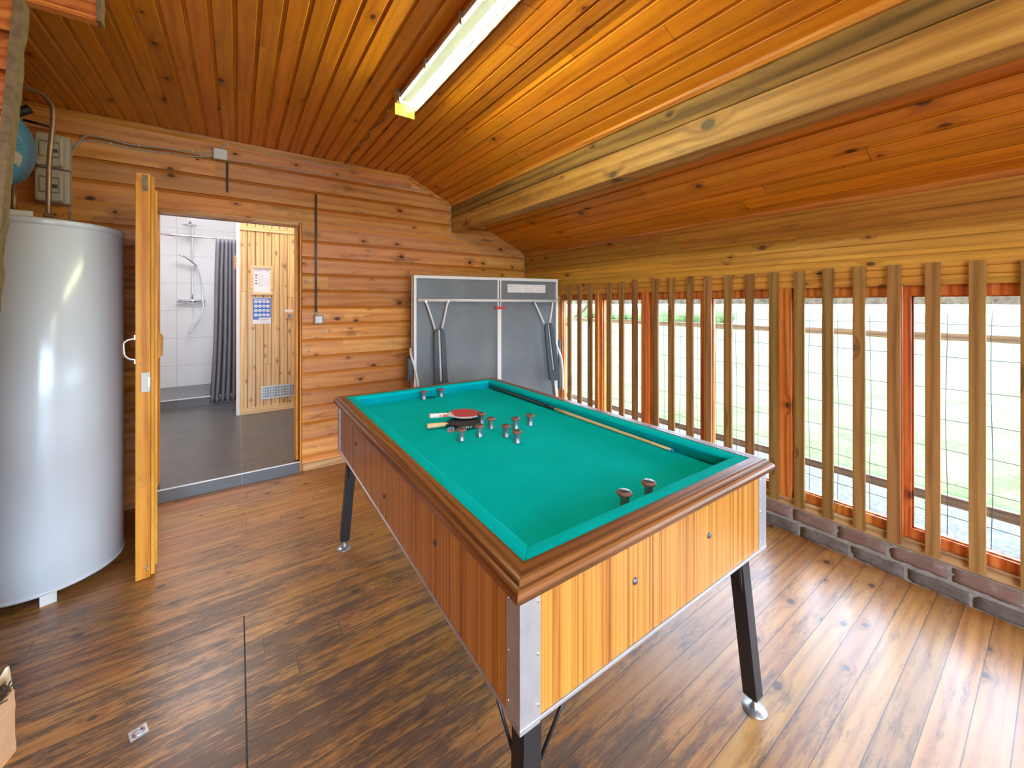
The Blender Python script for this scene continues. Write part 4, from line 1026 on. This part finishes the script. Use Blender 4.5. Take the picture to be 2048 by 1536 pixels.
# bats
def bat(name, label, u0, v0, u1, v1, z, top, bot, hmat, edge, tilt=0.0):
    a = tw(u0, v0, z); b = tw(u1, v1, z); d = b - a
    o = thing(name, label, 'table tennis bat', a, math.atan2(d.y, d.x), 'table tennis bats')
    rt = 0.076
    def outline(r, n=48):
        out = []
        for i in range(n + 1):
            an = math.pi - 0.42 - (2*math.pi - 0.84) * i / n
            out.append((0.178 + r*1.04*math.cos(an), r*math.sin(an)))
        return out
    core = outline(rt) + [(0.092, -0.0155), (0.085, -0.013), (0.085, 0.013), (0.092, 0.0155)]
    MB().prism(core[::-1], 'z', 0.0, 0.0065).build('blade', edge, o)
    rub = [p for p in outline(rt-0.002) if p[0] > 0.116]
    MB().prism(rub[::-1], 'z', 0.0065, 0.0095).build('top_rubber', top, o)
    MB().prism(rub[::-1], 'z', -0.003, 0.0).build('bottom_rubber', bot, o)
    hh = MB(); rg = []
    for x, w, t_ in ((0.0,0.0165,0.0110),(0.004,0.0172,0.0118),(0.05,0.0145,0.0112),(0.085,0.0135,0.0108),(0.100,0.0150,0.0040)):
        rg.append([(x, w*math.cos(q), 0.0032 + t_*math.sin(q)) for q in [2*math.pi*j/20 for j in range(20)]])
    hh.loft(rg, True); hd_ = hh.build('handle', hmat, o)
    o.rotation_euler = (0, tilt, math.atan2(d.y, d.x))
    return o, hd_
z1 = BED + 0.0125
b1, h1 = bat('table_tennis_bat', 'black rubber bat with a plain pale wooden handle, underneath the red bat', 0.283, 1.140, 0.500, 1.085, z1, M['blackrubber'], M['blackrubber'], M['maple'], M['blackrubber'])
b2, h2 = bat('table_tennis_bat', 'red rubber bat with a white and red handle lying on top', 0.322, 1.205, 0.560, 1.160, z1 + 0.026, M['redrubber'], M['blackrubber'], M['white'], M['white'], tilt=0.045)
rb = MB()
for j in range(14):
    x = 0.125 + 0.0085*j; an = math.acos(max(-1, min(1, (x - 0.178)/0.079))); y = -0.0762*math.sin(an)
    if j % 4 != 3: rb.box((x, y - 0.0012, 0.0018), (x + 0.005, y + 0.001, 0.0048))
rb.build('edge_lettering', M['ink'], b2)
r2 = MB(); r2.box((0.062,-0.0152,-0.001),(0.098,-0.0135,0.010)); r2.box((0.046,-0.0155,0.002),(0.056,-0.0145,0.009)); r2.build('red_handle_print', M['redink'], h2)
r3 = MB()
for j, (xx, w_) in enumerate(((0.150,0.005),(0.158,0.005),(0.170,0.006),(0.178,0.006),(0.186,0.006),(0.194,0.006))):
    an = math.acos(max(-1, min(1, (xx - 0.178)/0.079))); y = -0.0768*math.sin(an)
    r3.box((xx, y - 0.0010, -0.001), (xx + w_*0.7, y + 0.001, 0.006))
r3.build('white_edge_lettering', M['white'], b1)
# chalk cube
ck = thing('chalk_cube', 'small chalk cube with red and white paper and blue top', 'chalk', tw(0.362, 1.048), 0.5)
MB().box((-0.011,-0.011,0.0),(0.011,0.011,0.0195)).build('paper_wrap', M['paper'], ck, bevel=0.001)
MB().box((-0.0105,-0.0105,0.0195),(0.0105,0.0105,0.0215)).build('chalk', M['chalkblue'], ck, bevel=0.002)
fl = MB()
for j in range(4): fl.box((-0.011,-0.0118,0.002+j*0.0048),(0.011,-0.0108,0.0042+j*0.0048)); fl.box((-0.0118,-0.011,0.002+j*0.0048),(-0.0108,0.011,0.0042+j*0.0048))
fl.build('red_stripes', M['red'], ck)
MB().box((-0.0115,-0.0124,0.010),(-0.001,-0.0112,0.019)).build('blue_canton', M['posterblue'], ck)

# ---------------------------------------------------------------- folded table tennis table
P1 = Vector((1.272, 3.318, 0)); dirx = Vector((math.sin(1.7593), math.cos(1.7593), 0)); TWd = 1.462
tt_ = thing('table_tennis_table', 'grey table tennis table folded upright on its trolley against the back wall', 'table tennis table', P1, math.atan2(dirx.y, dirx.x))
ZB_, ZT_ = 0.42, 1.652
mid = TWd * 0.555
def half(y0, ysgn, name, full):
    # board seen from its underside, framed
    f_ = MB(); ya, yb = (y0 - 0.020, y0 + 0.020)
    f_.box((0,ya,ZT_-0.026),(TWd,yb,ZT_)); f_.box((0,ya,ZB_),(TWd,yb,ZB_+0.03)); f_.box((0,ya,ZB_+0.03),(0.021,yb,ZT_-0.026)); f_.box((TWd-0.021,ya,ZB_+0.03),(TWd,yb,ZT_-0.026))
    top = MB().box((0.021,y0+0.004,ZB_+0.03),(TWd-0.021,y0+0.016,ZT_-0.026)).build('table_top', M['ttop'], tt_)
    if full: f_.box((mid-0.020,ya+0.004,ZB_+0.03),(mid+0.020,y0+0.006,ZT_-0.026)); 
    fo_ = f_.build('frame', M['ttframe'], tt_, bevel=0.003)
    return fo_
half(0.0, 1, 'front', True)
half(0.115, -1, 'rear', False)
# vertical groove of the centre rail
MB().box((mid-0.004,-0.0215,ZT_-0.30),(mid+0.004,-0.019,ZT_-0.03)).build('rail_groove', M['darkgrey'], tt_)
# cross tube
zct = 1.43
MB().tube([(0.03,-0.045,zct),(TWd-0.03,-0.045,zct)], 0.014, 14).build('cross_tube', M['ttframe'], tt_)
MB().box((mid-0.055,-0.046,1.348),(mid+0.055,-0.021,1.372)).build('safety_latch', M['red'], tt_, bevel=0.010, seg=3)
def vset(xa, xb, xc, zp, ztop):
    for x, e in ((xa, -0.022), (xb, 0.022)):
        MB().tube([(x,-0.045,zct-0.005),(x*0.8+ (xc+e)*0.2,-0.05,zct-0.05),(xc+e,-0.075,ztop-0.02)], 0.0095, 10).build('strut', M['ttframe'], tt_)
        MB().tube([(x,-0.062,zct-0.012),(x,-0.028,zct-0.012)], 0.010, 10).build('strut_bolt', M['steel'], tt_)
    h_ = 0.56
    pl_ = [(-0.052,ztop),(-0.040,ztop+0.018),(-0.014,ztop+0.020),(-0.010,ztop-0.05),(-0.012,ztop-h_+0.10),(0.012,ztop-h_+0.10),(0.010,ztop-0.05),(0.014,ztop+0.020),(0.040,ztop+0.018),(0.048,ztop),(0.064,ztop-0.20),(0.070,ztop-h_+0.02),(0.060,ztop-h_),(-0.026,ztop-h_),(-0.036,ztop-h_+0.02)]
    return pl_, xc
for (xa, xb, xc, ztop, sh_) in ((0.095, 0.300, 0.205, 1.165, 0.012), (1.170, 1.390, 1.305, 1.190, 0.045)):
    pl_, _ = vset(xa, xb, xc, 0, ztop)
    h_ = 0.56
    # slotted wheel guard: two plates joined below the slot
    gp = MB()
    def shx(z): return xc + sh_*(ztop - z)/h_*1.6
    n_ = 10
    for sgn in (-1, 1):
        rg = []
        for i in range(n_+1):
            z = ztop + 0.018 - (h_-0.09)*i/n_; w_in = 0.010; w_out = 0.046 + 0.014*(i/n_)**0.6
            if i == 0: w_out = 0.030
            cx_ = shx(z)
            a_, b_ = (cx_ + sgn*w_in, cx_ + sgn*w_out)
            rg.append([(a_,-0.112,z),(b_,-0.112,z),(b_,-0.088,z),(a_,-0.088,z)])
        gp.loft(rg, False)
    rg = []
    for z in (ztop + 0.018 - (h_-0.09), ztop - h_ + 0.012, ztop - h_):
        cx_ = shx(z); w_ = 0.060 if z > ztop - h_ + 0.005 else 0.050
        rg.append([(cx_-w_,-0.112,z),(cx_+w_,-0.112,z),(cx_+w_,-0.088,z),(cx_-w_,-0.088,z)])
    gp.loft(rg, False)
    gp.build('leg_plate', M['darkgrey'], tt_, bevel=0.004)
    MB().tube([(shx(ztop),-0.082,ztop+0.0),(shx(ztop-h_),-0.082,ztop-h_+0.06),(shx(ztop-h_)+0.05,-0.060,0.40),(shx(ztop-h_)+0.09,-0.03,0.12)], 0.011, 10).build('leg_tube', M['ttframe'], tt_)
lbp = MB().box((0.905,-0.0005,1.510),(1.325,0.0038,1.590)).build('instruction_label', M['paper'], tt_)
rl = MB(); rr = random.Random(5)
for z in (1.553, 1.543, 1.533, 1.523): textline(rl, 0.915, z, 0.14, 0.0028, -0.0006, rr, 0.008); textline(rl, 1.085, z, 0.10, 0.0028, -0.0006, rr, 0.008); textline(rl, 1.215, z, 0.10, 0.0028, -0.0006, rr, 0.008)
rl.build('label_text', M['pinkink'], lbp)
ri = MB()
for i in range(14):
    x = 0.918 + i*0.028
    if i < 4: ri.box((x,-0.0016,1.568),(x+0.004,-0.0006,1.584)); ri.box((x-0.004,-0.0016,1.566),(x+0.010,-0.0006,1.570)); 
    else: ri.box((x,-0.0016,1.570),(x+0.016,-0.0006,1.5725)); ri.box((x+0.004,-0.0016,1.572),(x+0.0065,-0.0006,1.582))
ri.build('label_pictograms', M['redink'], lbp)
# trolley base
tb = MB()
for x in (0.06, TWd-0.06):
    tb.tube([(x,-0.25,0.085),(x,0.30,0.085)], 0.016, 12); tb.tube([(x,0.055,0.085),(x,0.055,0.46)], 0.016, 12)
tb.tube([(0.06,0.055,0.085),(TWd-0.06,0.055,0.085)], 0.016, 12)
tb.build('trolley_frame', M['ttframe'], tt_)
for x in (0.06, TWd-0.06):
    for y in (-0.25, 0.28):
        MB().lathe([(0.02,-0.014),(0.05,-0.014),(0.052,-0.010),(0.052,0.010),(0.05,0.014),(0.02,0.014)], n=28, M=Matrix.Translation((x,y,0.052)) @ Matrix.Rotation(math.pi/2,4,'Y')).build('wheel', M['darkgrey'], tt_)
# side hardware at both ends of the frame
s1 = MB(); s1.box((-0.055,-0.02,0.72),(-0.005,0.13,0.92)); s1.build('side_guard', M['darkgrey'], tt_, bevel=0.006)
s2 = MB(); s2.tube(smooth_path([(-0.02,0.05,1.0),(-0.025,-0.01,0.95),(0.0,-0.03,0.85),(0.03,-0.03,0.70),(0.04,-0.03,0.55)],6), 0.010, 10); s2.build('side_tube', M['ttframe'], tt_)
s3 = MB(); s3.tube(smooth_path([(TWd-0.03,-0.03,1.02),(TWd-0.025,-0.045,0.96),(TWd+0.015,-0.055,0.85),(TWd+0.03,-0.06,0.70),(TWd+0.035,-0.06,0.52)],6), 0.011, 10); s3.build('side_tube', M['ttframe'], tt_)
s4 = MB(); s4.box((TWd+0.004,-0.03,0.52),(TWd+0.030,0.02,1.03)); s4.build('side_guard', M['darkgrey'], tt_, bevel=0.006)

# ---------------------------------------------------------------- firewood in the corner
def logpiece(name, label, loc, rz, poly, h_, mats, tilt=(0,0), top=None):
    o = thing(name, label, 'firewood', loc, rz)
    o.rotation_euler = (tilt[0], tilt[1], rz)
    mb = MB(); n_ = 9; rr = random.Random(len(label)); rings = []
    for j in range(n_):
        t = j/(n_-1)
        rings.append([(x*(1-0.12*t*(1 if top is None else top)) + rr.uniform(-.002,.002), y*(1-0.1*t) + rr.uniform(-.002,.002), h_*t) for x, y in poly])
    mb.loft(rings, False); mb.build('wood', mats[0], o, bevel=0.002)
    bk = MB(); ring2 = []
    for j in range(n_):
        t = j/(n_-1)
        arc = [p for p in poly if p[0] < 0.0]
        ring2.append([(x*1.06 - 0.004 + rr.uniform(-.003,.003), y*1.05 + rr.uniform(-.003,.003), h_*(0.01+0.98*t)) for x, y in arc])
    bk.loft(ring2, False); bk.build('bark', mats[1], o)
    return o
poly = [(0.062,-0.02),(0.058,0.055),(0.02,0.075),(-0.03,0.075),(-0.07,0.05),(-0.085,0.0),(-0.07,-0.05),(-0.02,-0.075),(0.03,-0.06)]
logpiece('firewood_log', 'split firewood log standing on the floor at the lower left edge', (-0.640, 1.862, 0.0), -0.3, poly, 0.20, (M['logface'], M['bark']), tilt=(0.0,0.05))
tdirt = MB(); rr = random.Random(9)
for i in range(150):
    x, y = -0.630 + rr.uniform(-0.06, 0.05), 1.865 + rr.uniform(-0.045, 0.045)
    a = rr.uniform(0, 3.1); l = rr.uniform(0.01, 0.03)
    tdirt.tube([(x, y, 0.201 + rr.uniform(0, .010)), (x + l*math.cos(a), y + l*math.sin(a), 0.206 + rr.uniform(0, .014))], 0.0022, 5)
o = tdirt.build('bark_litter', M['bark']); tag(o, 'dark bark crumbs lying on top of the split log', 'bark crumbs'); o['kind'] = 'stuff'
w_ = MB(); w_.loft([[(-0.05,-0.02,0),(0.012,-0.03,0),(0.016,0.02,0),(-0.04,0.03,0)],[(-0.045,-0.02,0.12),(0.016,-0.028,0.12),(0.020,0.018,0.12),(-0.035,0.028,0.12)],[(0.010,-0.004,0.225),(0.016,-0.004,0.225),(0.016,0.002,0.225),(0.010,0.002,0.225)]], False)
w_ = w_.build('firewood_log', M['logpale']); w_.location = (-0.622, 1.975, 0); tag(w_, 'pointed pale splinter of firewood behind the split log', 'firewood')

# ---------------------------------------------------------------- outside the windows
struct(MB().box((XW + 0.12, -14, -0.10), (4.25, 20, -0.03)).build('ground_gravel', M['gravel']))
g_ = MB(); nx, ny = 26, 26
gv = []
for i in range(nx + 1):
    for j in range(ny + 1):
        x = 4.2 + (i/nx)**2.2*70; y = -45 + 110*j/ny
        gv.append((x, y, -0.04 + 0.06*math.sin(x*0.7+j)*min(1,(x-4.2)/3)))
g_.add(gv, [(i*(ny+1)+j, (i+1)*(ny+1)+j, (i+1)*(ny+1)+j+1, i*(ny+1)+j+1) for i in range(nx) for j in range(ny)], True)
struct(g_.build('ground_lawn', M['grass']))
struct(MB().box((-14, -14, -0.12), (XW + 0.13, YR - 0.1, -0.045)).build('ground_yard', M['gravel']))
XF = 3.40
def frail(name, z0, z1, label, mat, t_=0.035, y0=-3.0, y1=5.2):
    mb = MB(); n_ = 40; rings = []; rr = random.Random(int(z0*100))
    for i in range(n_+1):
        y = y0 + (y1-y0)*i/n_; a, b = rr.uniform(-.004,.004), rr.uniform(-.004,.004)
        rings.append([(XF+0.01, y, z0+a), (XF+0.01+t_, y, z0+a), (XF+0.01+t_, y, z1+b), (XF+0.01, y, z1+b)])
    mb.loft(rings, False); o = mb.build('fence_rail', mat, bevel=0.003); tag(o, label, 'fence rail', 'fence rails outside the windows'); return o
frail('', 1.395, 1.50, 'topmost mossy grey fence rail outside the windows', M['mossy'], 0.09)
frail('', 1.185, 1.226, 'middle brown fence rail outside, just below the top one', M['fence'])
frail('', 0.215, 0.272, 'lowest weathered fence rail outside, near the ground', M['fence'])
for i, (y, lb) in enumerate(((4.6, 'wooden fence post outside beyond the far end of the windows'), (-2.7, 'wooden fence post outside behind the camera'))):
    tag(MB().box((XF+0.046, y, -0.03), (XF+0.13, y+0.09, 1.393)).build('fence_post', M['fence'], bevel=0.006), lb, 'fence post')
wm = thing('wire_mesh_fence', 'thin dark square wire mesh stretched along the fence rails outside', 'wire mesh', (XF, 0, 0))
hw_ = MB()
for z in (1.278, 1.091, 0.902, 0.715, 0.542, 0.352, 0.16):
    hw_.tube([(0, -3.0 + 0.4*i, z + 0.006*math.sin(i*1.7 + z*9)) for i in range(21)], 0.0021, 5)
hw_.build('horizontal_wires', M['wire'], wm)
vw = MB(); y = 2.264 + 0.1685*16
while y > -3:
    vw.tube([(0.002, y + 0.004*math.sin(i + y*9), 0.02 + 1.4*i/8) for i in range(9)], 0.0019, 5); y -= 0.1685
vw.build('vertical_wires', M['wire'], wm)
# arched timber outside seen through the far window
ar = MB(); ar.tube(smooth_path([(0, 1.5, -0.10), (0, 1.1, 0.55), (0, 0.55, 1.02), (0, 0.05, 1.32), (0, -0.35, 1.75)], 6), 0.05, 10)
o = ar.build('curved_timber', M['fence']); o.location = (6.2, 6.0, 0); tag(o, 'curved grey timber standing outside, seen through the far window', 'timber')
hg = MB(); rr = random.Random(21)
for i in range(70):
    c = Vector((rr.uniform(29, 31), rr.uniform(15, 29), rr.uniform(0.25, 0.6))); r_ = rr.uniform(0.45, 0.75)
    hg.lathe([(0, -r_)] + [(r_*math.sin(math.pi*q/7)*rr.uniform(.8, 1.15), -r_*math.cos(math.pi*q/7)) for q in range(1, 7)] + [(0, r_)], c, 9)
tag(hg.build('low_hedge', M['foliage']), 'low green hedge far out on the lawn, seen through the left windows', 'hedge')
